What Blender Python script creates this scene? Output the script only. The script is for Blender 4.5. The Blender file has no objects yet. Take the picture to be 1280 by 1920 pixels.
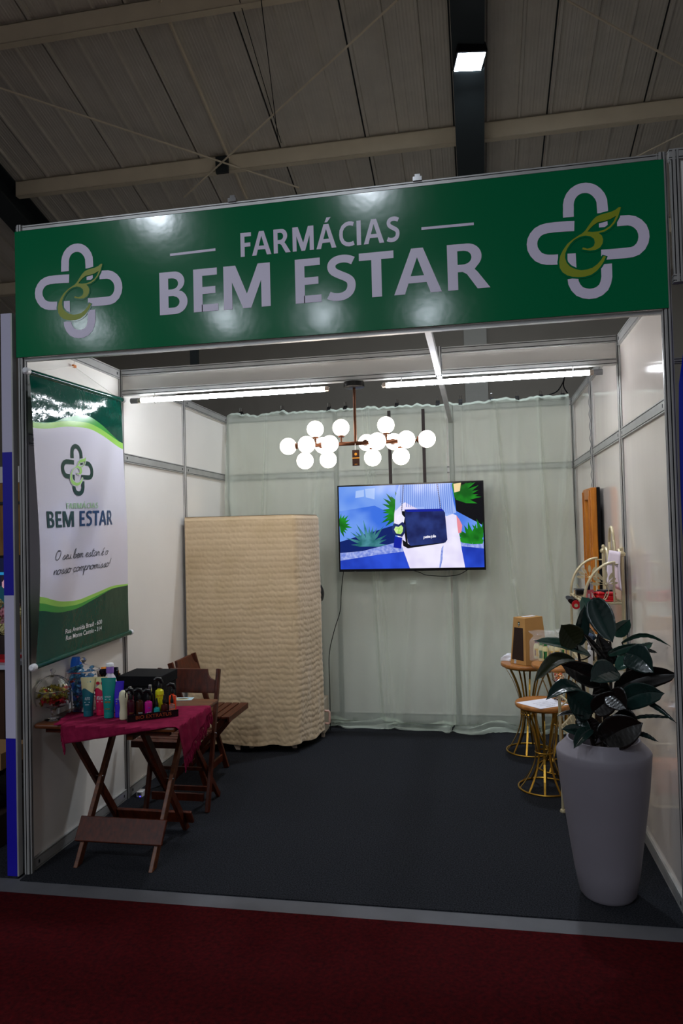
import bpy, bmesh, math, random
from mathutils import Vector, Matrix, noise
R_ = math.radians
sc = bpy.context.scene
col = sc.collection
# ---------------------------------------------------------------- camera, world, light, exposure
cam = bpy.data.cameras.new('camera'); camo = bpy.data.objects.new('camera', cam); col.objects.link(camo)
cam.sensor_fit = 'VERTICAL'; cam.sensor_height = 36.0; cam.lens = 36.0 * 1353.33 / 1920
cam.clip_start = .05; cam.clip_end = 200
FW = Vector((-0.18378, 0.98260, 0.02671)); RT = Vector((0.98252, 0.18445, -0.02501)); UP = Vector((0.02950, -0.02165, 0.99933))
mw = Matrix((RT, UP, -FW)).transposed().to_4x4(); mw.translation = Vector((2.2135, -3.2459, 1.6398))
camo.matrix_world = mw
sc.camera = camo
sc.view_settings.view_transform = 'Standard'; sc.view_settings.look = 'None'
sc.view_settings.exposure = 0.0; sc.view_settings.gamma = 1.0; sc.view_settings.use_curve_mapping = False
w = bpy.data.worlds.new('world'); sc.world = w; w.use_nodes = True
w.node_tree.nodes['Background'].inputs[0].default_value = (.88, .85, .90, 1)
w.node_tree.nodes['Background'].inputs[1].default_value = 0.15
HALL_W = 80      # each hall high-bay lamp, watts
TUBE_E = 62.0     # tube emission
GLOBE_E = 9.0
# ---------------------------------------------------------------- materials
def C(h):
    h = h.lstrip('#'); v = [int(h[i:i+2], 16)/255 for i in (0, 2, 4)]
    return tuple(((x/12.92) if x <= .04045 else ((x+.055)/1.055)**2.4) for x in v) + (1,)
_m = {}
def mat(name, color='#808080', rough=.5, metal=0, emit=None, es=0, trans=0, ior=1.45, noise_amt=0, noise_scale=20, bump=0, bump_scale=60, coat=0, stretch=None, color2=None, alpha=1, spec=.5, sheen=0, bdist=.01):
    if name in _m: return _m[name]
    m = bpy.data.materials.new(name); m.use_nodes = True; nt = m.node_tree; b = nt.nodes['Principled BSDF']
    c = C(color) if isinstance(color, str) else tuple(color)
    b.inputs['Base Color'].default_value = c; b.inputs['Roughness'].default_value = rough; b.inputs['Metallic'].default_value = metal
    b.inputs['IOR'].default_value = ior; b.inputs['Transmission Weight'].default_value = trans; b.inputs['Alpha'].default_value = alpha
    b.inputs['Coat Weight'].default_value = coat; b.inputs['Specular IOR Level'].default_value = spec; b.inputs['Sheen Weight'].default_value = sheen
    if emit: b.inputs['Emission Color'].default_value = C(emit); b.inputs['Emission Strength'].default_value = es
    if noise_amt or bump or color2:
        tc = nt.nodes.new('ShaderNodeTexCoord'); mp = nt.nodes.new('ShaderNodeMapping'); nt.links.new(tc.outputs['Object'], mp.inputs[0])
        if stretch: mp.inputs['Scale'].default_value = stretch
    if noise_amt or color2:
        n = nt.nodes.new('ShaderNodeTexNoise'); n.inputs['Scale'].default_value = noise_scale; n.inputs['Detail'].default_value = 5
        nt.links.new(mp.outputs[0], n.inputs['Vector'])
        r = nt.nodes.new('ShaderNodeValToRGB'); r.color_ramp.elements[0].position = .3; r.color_ramp.elements[1].position = .7
        c2 = C(color2) if color2 else tuple(x*(1-noise_amt) for x in c[:3]) + (1,)
        r.color_ramp.elements[0].color = c2; r.color_ramp.elements[1].color = c
        nt.links.new(n.outputs['Fac'], r.inputs[0]); nt.links.new(r.outputs[0], b.inputs['Base Color'])
    if bump:
        n2 = nt.nodes.new('ShaderNodeTexNoise'); n2.inputs['Scale'].default_value = bump_scale; n2.inputs['Detail'].default_value = 4
        nt.links.new(mp.outputs[0], n2.inputs['Vector'])
        bp = nt.nodes.new('ShaderNodeBump'); bp.inputs['Strength'].default_value = bump; bp.inputs['Distance'].default_value = bdist
        nt.links.new(n2.outputs['Fac'], bp.inputs['Height']); nt.links.new(bp.outputs[0], b.inputs['Normal'])
    _m[name] = m; return m
ALU = mat('aluminium', '#b3b2af', .36, .35, noise_amt=.15, noise_scale=9)
ALUD = mat('aluminium_groove', '#26272a', .6, .4)
PANEL = mat('laminate_white', '#e9e5de', .32, spec=.45, noise_amt=.04, noise_scale=3, bump=.05, bump_scale=3, bdist=.02)
PANELG = mat('laminate_gloss', '#efe4da', .09, spec=.8, coat=.3, noise_amt=.05, noise_scale=3, bump=.06, bump_scale=5, bdist=.02, stretch=(1, 1, .15))
CARPET = mat('charcoal_carpet', '#3a3c42', .95, color2='#17181b', noise_scale=150, bump=.9, bump_scale=420, spec=.1)
RED = mat('red_carpet', '#4e070c', .95, color2='#2c0306', noise_scale=60, bump=.8, bump_scale=300, spec=.1)
CONC = mat('concrete', '#5c5c60', .7, noise_amt=.2, noise_scale=6)
GREEN = mat('sign_green', '#007346', .13, spec=.35, bump=.05, bump_scale=4, bdist=.02)
SWHITE = mat('sign_white', '#eae0f6', .3)
LIME = mat('sign_lime', '#98a524', .3)
WOODD = mat('dark_stained_wood', '#54200a', .42, color2='#341205', noise_scale=7, stretch=(8, 8, 1), spec=.3, coat=.05, bump=.08, bump_scale=30)
WOODX = mat('table_wood', '#6a3a1b', .36, color2='#482310', noise_scale=6, stretch=(1, 9, 9), coat=.1, spec=.4, bump=.06, bump_scale=30)
WOODT = mat('top_wood', '#b8793c', .4, color2='#8d5524', noise_scale=7, stretch=(1, 8, 1), coat=.15)
GOLD = mat('gold_metal', '#b58a35', .32, .9, noise_amt=.2, noise_scale=12)
CREAM = mat('cream_metal', '#cfc09a', .35, .35, noise_amt=.15, noise_scale=25)
BLACKP = mat('black_plastic', '#0b0b0d', .25)
BLACKM = mat('black_matte', '#08080a', .8, spec=.2)
GLASS = mat('clear_glass', '#ffffff', .02, trans=1, ior=1.45)
BRONZE = mat('bronze', '#4a2c1c', .35, .8)
CHROME = mat('chrome', '#cfcfcf', .12, 1)
WHITEP = mat('white_plastic', '#e8e8ea', .4)
# ---------------------------------------------------------------- mesh helpers
class MB:
    def __init__(s): s.v = []; s.f = []; s.m = []
    def add(s, vs, fs, mi=0):
        k = len(s.v); s.v += [tuple(v) for v in vs]; s.f += [tuple(i+k for i in f) for f in fs]; s.m += [mi]*len(fs); return s
    def box(s, x0, x1, y0, y1, z0, z1, mi=0):
        vs = [(x, y, z) for z in (z0, z1) for y in (y0, y1) for x in (x0, x1)]
        return s.add(vs, [(0, 2, 3, 1), (4, 5, 7, 6), (0, 1, 5, 4), (2, 6, 7, 3), (0, 4, 6, 2), (1, 3, 7, 5)], mi)
    def bar(s, a, b, w, h, up=(0, 0, 1), mi=0):
        a = Vector(a); b = Vector(b); d = (b-a).normalized(); u = Vector(up); sd = d.cross(u)
        if sd.length < 1e-4: sd = d.cross(Vector((1, 0, 0)))
        sd.normalize(); u = sd.cross(d); vs = []
        for p in (a, b):
            for i, j in ((-1, -1), (1, -1), (1, 1), (-1, 1)): vs.append(p + sd*i*w/2 + u*j*h/2)
        return s.add(vs, [(3, 2, 1, 0), (4, 5, 6, 7), (0, 1, 5, 4), (1, 2, 6, 5), (2, 3, 7, 6), (3, 0, 4, 7)], mi)
    def tube(s, pts, r, n=8, mi=0, cap=True, flat=None):
        P = [Vector(p) for p in pts]; k = len(P); up = None; rings = []
        for i, p in enumerate(P):
            t = (P[min(i+1, k-1)]-P[max(i-1, 0)]).normalized()
            if up is None:
                up = t.orthogonal().normalized()
            else:
                up = (up - t*up.dot(t))
                up = up.normalized() if up.length > 1e-6 else t.orthogonal().normalized()
            sd = t.cross(up); rr = r[i] if isinstance(r, (list, tuple)) else r
            rings.append([p + (up*math.cos(2*math.pi*j/n) + sd*math.sin(2*math.pi*j/n))*rr for j in range(n)])
        vs = [v for rg in rings for v in rg]; fs = []
        for i in range(k-1):
            for j in range(n): fs.append((i*n+j, i*n+(j+1) % n, (i+1)*n+(j+1) % n, (i+1)*n+j))
        if cap: fs.append(tuple(range(n-1, -1, -1))); fs.append(tuple((k-1)*n+j for j in range(n)))
        return s.add(vs, fs, mi)
    def lathe(s, prof, c=(0, 0, 0), n=24, mi=0, sx=1, sy=1, close=True):
        vs = []; fs = []; k = len(prof)
        for r, z in prof:
            for j in range(n):
                a = 2*math.pi*j/n; vs.append((c[0]+r*math.cos(a)*sx, c[1]+r*math.sin(a)*sy, c[2]+z))
        for i in range(k-1):
            for j in range(n): fs.append((i*n+j, i*n+(j+1) % n, (i+1)*n+(j+1) % n, (i+1)*n+j))
        if close:
            if prof[0][0] > 1e-5: fs.append(tuple(range(n-1, -1, -1)))
            if prof[-1][0] > 1e-5: fs.append(tuple((k-1)*n+j for j in range(n)))
        return s.add(vs, fs, mi)
    def grid(s, f, nu, nv, mi=0, wrap=False):
        vs = [f(i/nu, j/nv) for j in range(nv+1) for i in range(nu+1)]
        fs = [(j*(nu+1)+i, j*(nu+1)+i+1, (j+1)*(nu+1)+i+1, (j+1)*(nu+1)+i) for j in range(nv) for i in range(nu)]
        return s.add(vs, fs, mi)
    def prism(s, poly, f0, f1, mi=0):      # poly 2d, f0/f1 map 2d->3d for both faces
        k = len(poly); vs = [f0(*p) for p in poly] + [f1(*p) for p in poly]
        fs = [tuple(range(k-1, -1, -1)), tuple(range(k, 2*k))] + [(i, (i+1) % k, k+(i+1) % k, k+i) for i in range(k)]
        return s.add(vs, fs, mi)
    def ball(s, c, r, n=16, mi=0, sz=1):
        return s.lathe([(r*math.sin(math.pi*i/(n//2)) if 0 < i < n//2 else 0, -r*sz*math.cos(math.pi*i/(n//2))) for i in range(n//2+1)], c, n, mi)
    def merge(s, o, mi=None):
        k = len(s.v); s.v += o.v; s.f += [tuple(i+k for i in f) for f in o.f]; s.m += (o.m if mi is None else [mi]*len(o.f)); return s
    def mesh(s, name, mats, smooth=False):
        me = bpy.data.meshes.new(name); me.from_pydata([tuple(v) for v in s.v], [], s.f)
        mats = mats if isinstance(mats, (list, tuple)) else [mats]
        for m in mats: me.materials.append(m)
        if len(mats) > 1: me.polygons.foreach_set('material_index', s.m)
        bm = bmesh.new(); bm.from_mesh(me); bmesh.ops.remove_doubles(bm, verts=bm.verts, dist=1e-6); bmesh.ops.recalc_face_normals(bm, faces=bm.faces)
        bm.to_mesh(me); bm.free()
        if smooth:
            me.polygons.foreach_set('use_smooth', [True]*len(me.polygons))
            try: me.set_sharp_from_angle(angle=R_(40))
            except Exception: pass
        me.update(); return me
    def build(s, name, mats, parent=None, smooth=False, bevel=0, world=False, loc=None):
        o = bpy.data.objects.new(name, s.mesh(name, mats, smooth)); col.objects.link(o)
        if parent:
            o.parent = parent
            if world: o.location = -Vector(parent.location)
        if loc: o.location = loc
        if bevel:
            b = o.modifiers.new('bevel', 'BEVEL'); b.width = bevel; b.segments = 2; b.limit_method = 'ANGLE'
        return o
def tag(o, label=None, cat=None, group=None, kind=None):
    if label: o['label'] = label
    if cat: o['category'] = cat
    if group: o['group'] = group
    if kind: o['kind'] = kind
    return o
def thing(name, label, cat, loc=(0, 0, 0), group=None, rz=0):
    o = bpy.data.objects.new(name, None); col.objects.link(o); o.location = loc; o.rotation_euler = (0, 0, rz); o.empty_display_size = .1
    return tag(o, label, cat, group)
def struct(name, loc=(0, 0, 0)):
    o = bpy.data.objects.new(name, None); col.objects.link(o); o.location = loc; o['kind'] = 'structure'; return o
def dup(root, loc, rz=None, label=None):
    r = root.copy(); col.objects.link(r); r.location = loc
    if rz is not None: r.rotation_euler = (0, 0, rz)
    if label: r['label'] = label
    for ch in list(root.children):
        c = ch.copy(); col.objects.link(c); c.parent = r
        for g in list(ch.children):
            d = g.copy(); col.objects.link(d); d.parent = c
    return r
def bez(a, b, c, n=12):
    a, b, c = Vector(a), Vector(b), Vector(c)
    return [a*(1-t)**2 + b*2*t*(1-t) + c*t*t for t in [i/n for i in range(n+1)]]
def cr(pts, n=6):
    P = [Vector(p) for p in pts]; out = []
    for i in range(len(P)-1):
        p0, p1, p2, p3 = P[max(i-1, 0)], P[i], P[i+1], P[min(i+2, len(P)-1)]
        for k in range(n):
            t = k/n; out.append(.5*((2*p1)+(p2-p0)*t+(2*p0-5*p1+4*p2-p3)*t*t+(3*p1-p0-3*p2+p3)*t**3))
    out.append(P[-1]); return out
# flat fills: polygons with holes via a 2D curve; text via the built-in font
def fill2d(polys):
    cu = bpy.data.curves.new('tmp', 'CURVE'); cu.dimensions = '2D'; cu.fill_mode = 'BOTH'
    for p in polys:
        sp = cu.splines.new('POLY'); sp.points.add(len(p)-1); sp.use_cyclic_u = True
        for i, q in enumerate(p): sp.points[i].co = (q[0], q[1], 0, 1)
    return _c2(cu)
def _c2(cu):
    ob = bpy.data.objects.new('tmp', cu); col.objects.link(ob)
    dg = bpy.context.evaluated_depsgraph_get(); me = bpy.data.meshes.new_from_object(ob.evaluated_get(dg))
    r = ([(v.co.x, v.co.y) for v in me.vertices], [tuple(p.vertices) for p in me.polygons])
    bpy.data.objects.remove(ob); bpy.data.curves.remove(cu); bpy.data.meshes.remove(me); return r
def text2d(t, bold=0., shear=0, space=1.):
    cu = bpy.data.curves.new('tmp', 'FONT'); cu.body = t; cu.offset = bold; cu.shear = shear; cu.fill_mode = 'FRONT'; cu.resolution_u = 4; cu.space_character = space
    return _c2(cu)
CAP = [None]
def text_fit(mb, t, p0, p1, h, fn, mi=0, bold=.02, shear=0, space=1.):
    """text from baseline start p0 to baseline end p1 (2d), cap height h, mapped by fn(x, y)"""
    if CAP[0] is None:
        v, _ = text2d('H'); CAP[0] = max(q[1] for q in v)
    v, f = text2d(t, bold, shear, space); x0 = min(q[0] for q in v); x1 = max(q[0] for q in v)
    dx, dy = p1[0]-p0[0], p1[1]-p0[1]
    mb.add([fn(p0[0]+dx*(x-x0)/(x1-x0), p0[1]+dy*(x-x0)/(x1-x0)+y/CAP[0]*h) for x, y in v], f, mi); return mb
def ribbon(pts, wd):
    P = [Vector((p[0], p[1])) for p in pts]; L = []; Rr = []
    for i, p in enumerate(P):
        t = (P[min(i+1, len(P)-1)]-P[max(i-1, 0)])
        t = t.normalized() if t.length > 1e-9 else Vector((1, 0)); n = Vector((-t.y, t.x))*wd/2
        L.append(p+n); Rr.append(p-n)
    vs = [(q.x, q.y) for q in L] + [(q.x, q.y) for q in Rr]; k = len(P)
    return vs, [(i, i+1, k+i+1, k+i) for i in range(k-1)]

def arc(cx, cy, r, a0, a1, n=18):
    return [(cx+r*math.cos(R_(a0+(a1-a0)*i/n)), cy+r*math.sin(R_(a0+(a1-a0)*i/n))) for i in range(n+1)]
# bold humanist capitals drawn as outlines (cap height 1)
def _gl(ch):
    s = .205; P = []
    def poly(*p): P.append(fill2d([list(p)]))
    def rib(p, w): P.append(ribbon(p, w))
    if ch == 'B':
        P.append(fill2d([[(0, 0), (.33, 0)] + arc(.36, .285, .285, -90, 60, 12) + [(.45, .54)] + arc(.34, .76, .24, -40, 90, 12) + [(0, 1)],
                         [(s, .155), (.32, .155)] + arc(.33, .285, .13, -80, 80, 8) + [(.32, .43), (s, .43)],
                         [(s, .585), (.29, .585)] + arc(.31, .715, .125, -80, 80, 8) + [(.29, .845), (s, .845)]])); w = .66
    elif ch in 'EF':
        P.append(fill2d([[(0, 0), (s, 0), (s, .41), (.5, .41), (.5, .575), (s, .575), (s, .835), (.54, .835), (.54, 1), (0, 1)]])); w = .52
        if ch == 'E': poly((s*.9, 0), (.56, 0), (.56, .165), (s*.9, .165)); w = .56
    elif ch == 'M':
        poly((0, 0), (0, 1), (.27, 1), (.52, .33), (.77, 1), (1.04, 1), (1.04, 0), (.84, 0), (.84, .62), (.61, 0), (.43, 0), (.19, .62), (.19, 0)); w = 1.04
    elif ch == 'T':
        poly((0, 1), (.72, 1), (.72, .832), (.463, .832), (.463, 0), (.257, 0), (.257, .832), (0, .832)); w = .72
    elif ch in 'AÁ':
        P.append(fill2d([[(0, 0), (.37, 1), (.61, 1), (.97, 0), (.745, 0), (.668, .235), (.298, .235), (.222, 0)], [(.345, .39), (.62, .39), (.485, .80)]])); w = .97
        if ch == 'Á': poly((.42, 1.07), (.52, 1.27), (.73, 1.27), (.55, 1.07))
    elif ch == 'R':
        P.append(fill2d([[(0, 0), (s, 0), (s, .385), (.30, .385), (.385, .33), (.59, 0), (.84, 0), (.60, .36), (.54, .43)] + arc(.40, .71, .285, -42, 90, 12)[0:] + [(0, 1)],
                         [(s, .545), (.33, .545)] + arc(.34, .695, .145, -80, 80, 8) + [(.33, .845), (s, .845)]])); w = .82
    elif ch == 'I':
        poly((0, 0), (s, 0), (s, 1), (0, 1)); w = s
    elif ch == 'C':
        rib([(.72, .88), (.62, .915), (.5, .925), (.36, .90), (.21, .80), (.125, .65), (.108, .49), (.125, .33), (.21, .18), (.36, .09), (.5, .07), (.63, .085), (.725, .12)], .17); w = .74
    elif ch == 'S':
        rib(cr([(.56, .86), (.45, .91), (.33, .925), (.2, .90), (.115, .83), (.10, .735), (.15, .645), (.28, .565), (.42, .49), (.50, .41), (.515, .29), (.47, .17), (.37, .095), (.24, .07), (.12, .085), (.03, .125)], 3), .175); w = .62
    return P, w
KERN = {'ST': -.06, 'TA': -.13, 'FA': -.07}
def caps_fit(mb, t, p0, p1, h, fn, mi=0):
    x = 0; L = []; pv = ''
    for ch in t:
        if ch == ' ': x += .42; pv = ''; continue
        P, w_ = _gl(ch); x += KERN.get(pv+ch, 0) if pv else 0
        L.append((x, P)); x += w_+.125; pv = ch
    x -= .125; dx, dy = p1[0]-p0[0], p1[1]-p0[1]
    for x0, P in L:
        for v, f in P: mb.add([fn(p0[0]+dx*(x0+a)/x, p0[1]+dy*(x0+a)/x+b*h) for a, b in v], f, mi)
    return mb
# ---------------------------------------------------------------- booth shell
W, D, H, HS = 3.03, 3.0, 2.70, 3.20
RAILZ = 2.145
def post(mb, x, y, z0, z1, r=.021):      # eight-sided exhibition upright with a groove in each face
    n = 8; prof = []
    for i in range(n):
        a = math.pi/8 + i*math.pi/4; b = a+math.pi/4
        A = Vector((math.cos(a), math.sin(a)))*r*1.08; B = Vector((math.cos(b), math.sin(b)))*r*1.08
        mid = (A+B)/2
        prof += [(A, 0), (A.lerp(B, .36), 0), (A.lerp(B, .38)*.72, 1), (A.lerp(B, .62)*.72, 1), (A.lerp(B, .64), 0)]
    k = len(prof); vs = [(x+p.x, y+p.y, z) for z in (z0, z1) for p, _ in prof]
    for i in range(k):
        g = prof[i][1] or prof[(i+1) % k][1]
        mb.add([vs[i], vs[(i+1) % k], vs[k+(i+1) % k], vs[k+i]], [(0, 1, 2, 3)], 1 if g else 0)
    mb.add([vs[k+i] for i in range(k)], [tuple(range(k))], 0)
def rail(mb, ax, p, a, b, z0, z1, t=.016):   # ax 'x' or 'y': direction; groove line in both faces
    zm = z0+(z1-z0)*.2
    def bx(lo, hi, th, mi):
        if ax == 'x': mb.box(a, b, p-th, p+th, lo, hi, mi)
        else: mb.box(p-th, p+th, a, b, lo, hi, mi)
    bx(z0, z0+.006, t, 0); bx(z0+.006, z0+.010, t*.7, 1); bx(z0+.010, z1-.010, t, 0); bx(z1-.010, z1-.006, t*.7, 1); bx(z1-.006, z1, t, 0)
    for q in (a+.035, b-.035):
        if ax == 'y': mb.box(p-t-.0008, p+t+.0008, q-.006, q+.006, (z0+z1)/2-.008, (z0+z1)/2+.008, 1)
def panelwall(name, ax, p, n, L, pm, skip_post=()):
    w = struct(name, (p if ax == 'y' else 0, p if ax == 'x' else 0, 0))
    st = L/n
    for i in range(n+1):
        if i in skip_post: continue
        mb = MB(); 
        post(mb, *((i*st, p) if ax == 'x' else (p, i*st)), 0, H); mb.build('upright', [ALU, ALUD], w, world=True)
    for i in range(n):
        a, b = i*st+.022, (i+1)*st-.022
        for z0, z1 in ((0.0, .062), (RAILZ-.03, RAILZ+.03), (H-.06, H)):
            mb = MB(); rail(mb, ax, p, a, b, z0, z1); mb.build('rail', [ALU, ALUD], w, world=True)
        for z0, z1 in ((.060, RAILZ-.028), (RAILZ+.028, H-.058)):
            mb = MB()
            if ax == 'x': mb.box(a, b, p-.003, p+.003, z0, z1)
            else: mb.box(p-.003, p+.003, a, b, z0, z1)
            mb.build('panel', pm, w, world=True)
    return w
panelwall('wall_left', 'y', 0.0, 3, D, PANEL)
panelwall('wall_right', 'y', W, 3, D, PANELG)
panelwall('wall_back', 'x', D, 3, W, PANEL, (0, 3))
# floor
fl = struct('floor')
MB().box(-14, 18, -18, 7.1, -.12, -.012).build('hall_floor', CONC, fl)
MB().box(.0, W, -.075, 3.0, -.012, 0).build('booth_carpet', CARPET, fl)
MB().box(-3.2, -.03, -.045, 3.0, -.012, -.001).build('neighbour_carpet', CARPET, fl)
MB().box(W, W+3.2, -.07, 3.0, -.012, -.001).build('neighbour_carpet', CARPET, fl)
MB().box(-14, 18, -5.2, -.185, -.012, -.003).build('red_carpet', RED, fl)
MB().box(-14, 18, -.185, -.075, -.012, -.006).build('edge_strip', CONC, fl)
# beam across at y = 1 and the bar along x = 2
bm_ = struct('trim_1', (0, 1, 0))
for a, b in ((.022, 2.0), (2.04, W-.022)):
    MB().box(a, b, .997, 1.003, 2.57, 2.665).build('panel', PANEL, bm_, world=True)
    for z0, z1 in ((2.535, 2.572), (2.66, 2.70)):
        mb = MB(); rail(mb, 'x', 1.0, a, b, z0, z1); mb.build('rail', [ALU, ALUD], bm_, world=True)
mb = MB(); post(mb, 2.02, 1.0, 2.535, 2.705); mb.build('upright', [ALU, ALUD], bm_, world=True)
tb = struct('trim_2', (2.02, 0, 2.55))
MB().bar((2.02, .02, 2.553), (2.02, .976, 2.553), .03, .034).build('rail', ALU, tb, world=True)
MB().bar((2.02, 1.024, 2.553), (2.02, 2.975, 2.553), .03, .034).build('rail', ALU, tb, world=True)
# ---------------------------------------------------------------- hall: roof, purlins, rafters, back wall
K = .28; Z0 = 7.0
ROOF = mat('roof_sheet', '#d0c8b8', .55, .15, noise_amt=.12, noise_scale=4)
nt = ROOF.node_tree      # fine ribs along the sheet
tc = nt.nodes.new('ShaderNodeTexCoord'); wv = nt.nodes.new('ShaderNodeTexWave'); wv.inputs['Scale'].default_value = 10; wv.bands_direction = 'X'
bp = nt.nodes.new('ShaderNodeBump'); bp.inputs['Strength'].default_value = .35; bp.inputs['Distance'].default_value = .006
nt.links.new(tc.outputs['Object'], wv.inputs['Vector']); nt.links.new(wv.outputs['Fac'], bp.inputs['Height']); nt.links.new(bp.outputs[0], nt.nodes['Principled BSDF'].inputs['Normal'])
DARKM = mat('rafter_dark', '#2c3233', .5, .2)
PURL = mat('purlin_beige', '#ddcfb2', .5, noise_amt=.1, noise_scale=5)

ce = struct('ceiling', (0, 0, 0))
def rz(y): return Z0-K*y if y > -5 else Z0-K*(-10-y)
def sheet(x0, wd, y0, y1):
    mb = MB(); n = 3; q = wd/n; pr = [(0, .0)]
    for i in range(n):
        xa = i*q
        pr += [(xa+.006, -.0), (xa+.012, -.028), (xa+.036, -.030), (xa+.044, 0), (xa+q*.5-.01, 0), (xa+q*.5, -.004), (xa+q*.5+.01, 0)]
    pr += [(wd-.016, 0)]
    for (xa, za), (xb, zb) in zip(pr, pr[1:]):
        mb.add([(xa, y0, rz(y0)+za), (xb, y0, rz(y0)+zb), (xb, y1, rz(y1)+zb), (xa, y1, rz(y1)+za)], [(0, 1, 2, 3)])
    mb.add([(0, y0, rz(y0)+.05), (wd-.016, y0, rz(y0)+.05), (wd-.016, y1, rz(y1)+.05), (0, y1, rz(y1)+.05)], [(3, 2, 1, 0)])
    mb.add([(wd-.02, y0, rz(y0)+.03), (wd+.004, y0, rz(y0)+.03), (wd+.004, y1, rz(y1)+.03), (wd-.02, y1, rz(y1)+.03)], [(3, 2, 1, 0)], 1)
    return mb.mesh('roof_sheet', [ROOF, DARKM])
sm = sheet(0, .93, -5, 7.2); sm2 = sheet(0, .93, -17.2, -5)
x = -9.05
while x < 12:
    for m_ in (sm, sm2):
        o = bpy.data.objects.new('roof_sheet', m_); col.objects.link(o); o.location = (x, 0, 0); o.parent = ce
    x += .93
MB().bar((-9.05, -17.2, rz(-17.2)+.07), (-9.05+.01, 7.2, rz(-17.2)+.07), .01, .01).build('flashing', DARKM, ce)
rafx = [-3.2-5.32, -3.2, 2.12, 2.12+5.32]
for y in [7.0-.2-1.72*i+.57-.57 for i in range(0)] + [.79, 2.51, 4.23, 5.95, -.93, -2.65]:
    for a, b in ((-8.2, -3.2), (-2.92, 2.12), (2.40, 7.44), (7.7, 12)):
        z = rz(y); mb = MB()
        mb.box(a, b, y-.035, y-.028, z-.20, z-.03); mb.box(a, b, y-.035, y+.035, z-.205, z-.197); mb.box(a, b, y+.028, y+.035, z-.20, z-.17); mb.box(a, b, y-.035, y+.035, z-.036, z-.028)
        mb.build('purlin', PURL, ce)
for x0 in rafx:
    mb = MB()
    for ya, yb in ((-4.9, 7.1),):
        for dz0, dz1, hw in ((-.36, -.335, .14), (-.335, -.06, .012), (-.06, -.04, .14)):
            xm = x0+.14
            vs = [(xm+sx*hw, yy, rz(yy)+dz) for yy in (ya, yb) for dz in (dz0, dz1) for sx in (-1, 1)]
            mb.add(vs, [(0, 1, 3, 2), (4, 6, 7, 5), (0, 4, 5, 1), (2, 3, 7, 6), (0, 2, 6, 4), (1, 5, 7, 3)])
    mb.build('rafter', DARKM, ce)
# bracing rods, pipe, hanging wires
def rod(name, a, b, r, m): MB().tube([a, b], r, 6).build(name, m, ce)
rod('bracing_rod', (-2.175, 2.892, 5.990), (0.355, 4.575, 5.519), .010, PURL)
rod('bracing_rod', (1.693, 2.651, 6.048), (-0.987, 4.508, 5.528), .010, PURL)
rod('bracing_rod', (3.072, 2.883, 5.993), (4.222, 3.693, 5.766), .010, PURL)
rod('bracing_rod', (3.906, 4.705, 5.473), (4.406, 4.404, 5.557), .008, PURL)
rod('sag_pipe', (-0.327, 2.464, 6.240), (-0.336, 4.813, 5.582), .018, PURL)
MB().box(-.47, -.33, 4.15, 4.19, rz(4.23)-.24, rz(4.23)-.06).build('gusset_plate', DARKM, ce)
rod('hanging_wire', (0.391, 2.363, 6.138), (0.329, 3.940, 5.697), .004, BLACKM)
rod('hanging_wire', (0.637, 2.208, 5.982), (0.307, 3.895, 5.709), .004, BLACKM)
HW = mat('hall_wall_paint', '#8b857a', .8, noise_amt=.08, noise_scale=2)
hw = struct('wall_hall', (0, 7, 0))
MB().box(-9, 12, 7.0, 7.12, -.01, 5.3).build('wall_surface', HW, hw, world=True)
MB().box((2.109, 6.900, 3.794)[0], (2.421, 6.900, 3.774)[0], 6.86, 7.0, 0, 5.1).build('column', mat('column_paint', '#a9a89f', .8), hw, world=True)
MB().box((-4.200, 6.900, 4.623)[0], (-4.155, 6.900, 4.619)[0], 6.95, 7.0, 0, 5.1).build('column_edge', mat('column_edge_paint', '#45423b', .8), hw, world=True)
MB().box((-1.146, 5.000, 3.865)[0], (-1.057, 5.000, 3.859)[0], 4.98, 5.05, 3.55, 5.6).build('conduit', DARKM, hw, world=True)
# high-bay lamps: one in view on the rafter, others further back in the hall (their reflections show in the sign)
LAMPE = mat('lamp_lens', '#ffffff', .4, emit='#e6f1ff', es=70)
def highbay(x, y, z, label):
    t = thing('high_bay_lamp', label, 'lamp', (x, y, z), 'hall high bay lamps')
    MB().lathe([(.05, .12), (.17, .10), (.19, .02), (.19, 0), (.16, 0)], n=4).build('housing', BLACKM, t, bevel=.01)
    MB().lathe([(0, .004), (.165, .004), (.165, -.006), (0, -.006)], n=4).build('lens', LAMPE, t)
    MB().tube([(0, 0, .12), (0, 0, .3)], .012).build('hanger', BLACKM, t)
    t.rotation_euler = (0, 0, R_(45+10))
    l = bpy.data.lights.new('high_bay_light', 'AREA'); l.shape = 'DISK'; l.size = .3; l.energy = HALL_W; l.color = (.82, .90, 1.0); l.spread = R_(170)
    o = bpy.data.objects.new('high_bay_light', l); col.objects.link(o); o.location = (x, y, z-.03)
    return t
highbay(2.27, 3.10, 5.73, 'bright square high bay lamp hanging below the dark rafter above the sign')
for i, (lx, ly, lz) in enumerate([(-1.928, 5.796, 6.000), (0.995, 5.654, 6.000), (-2.132, 9.160, 5.600), (-0.436, 9.559, 5.600), (1.478, 9.918, 5.600), (-4.806, 9.045, 5.600)]):
    highbay(lx, -ly, lz, 'high bay lamp in front of the booth, ' + ['mirrored at the top left of the sign', 'mirrored at the top centre of the sign', 'mirrored under the letter M', 'mirrored under the letter E of ESTAR', 'mirrored under the letter A of ESTAR', 'mirrored by the left emblem'][i])
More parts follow.
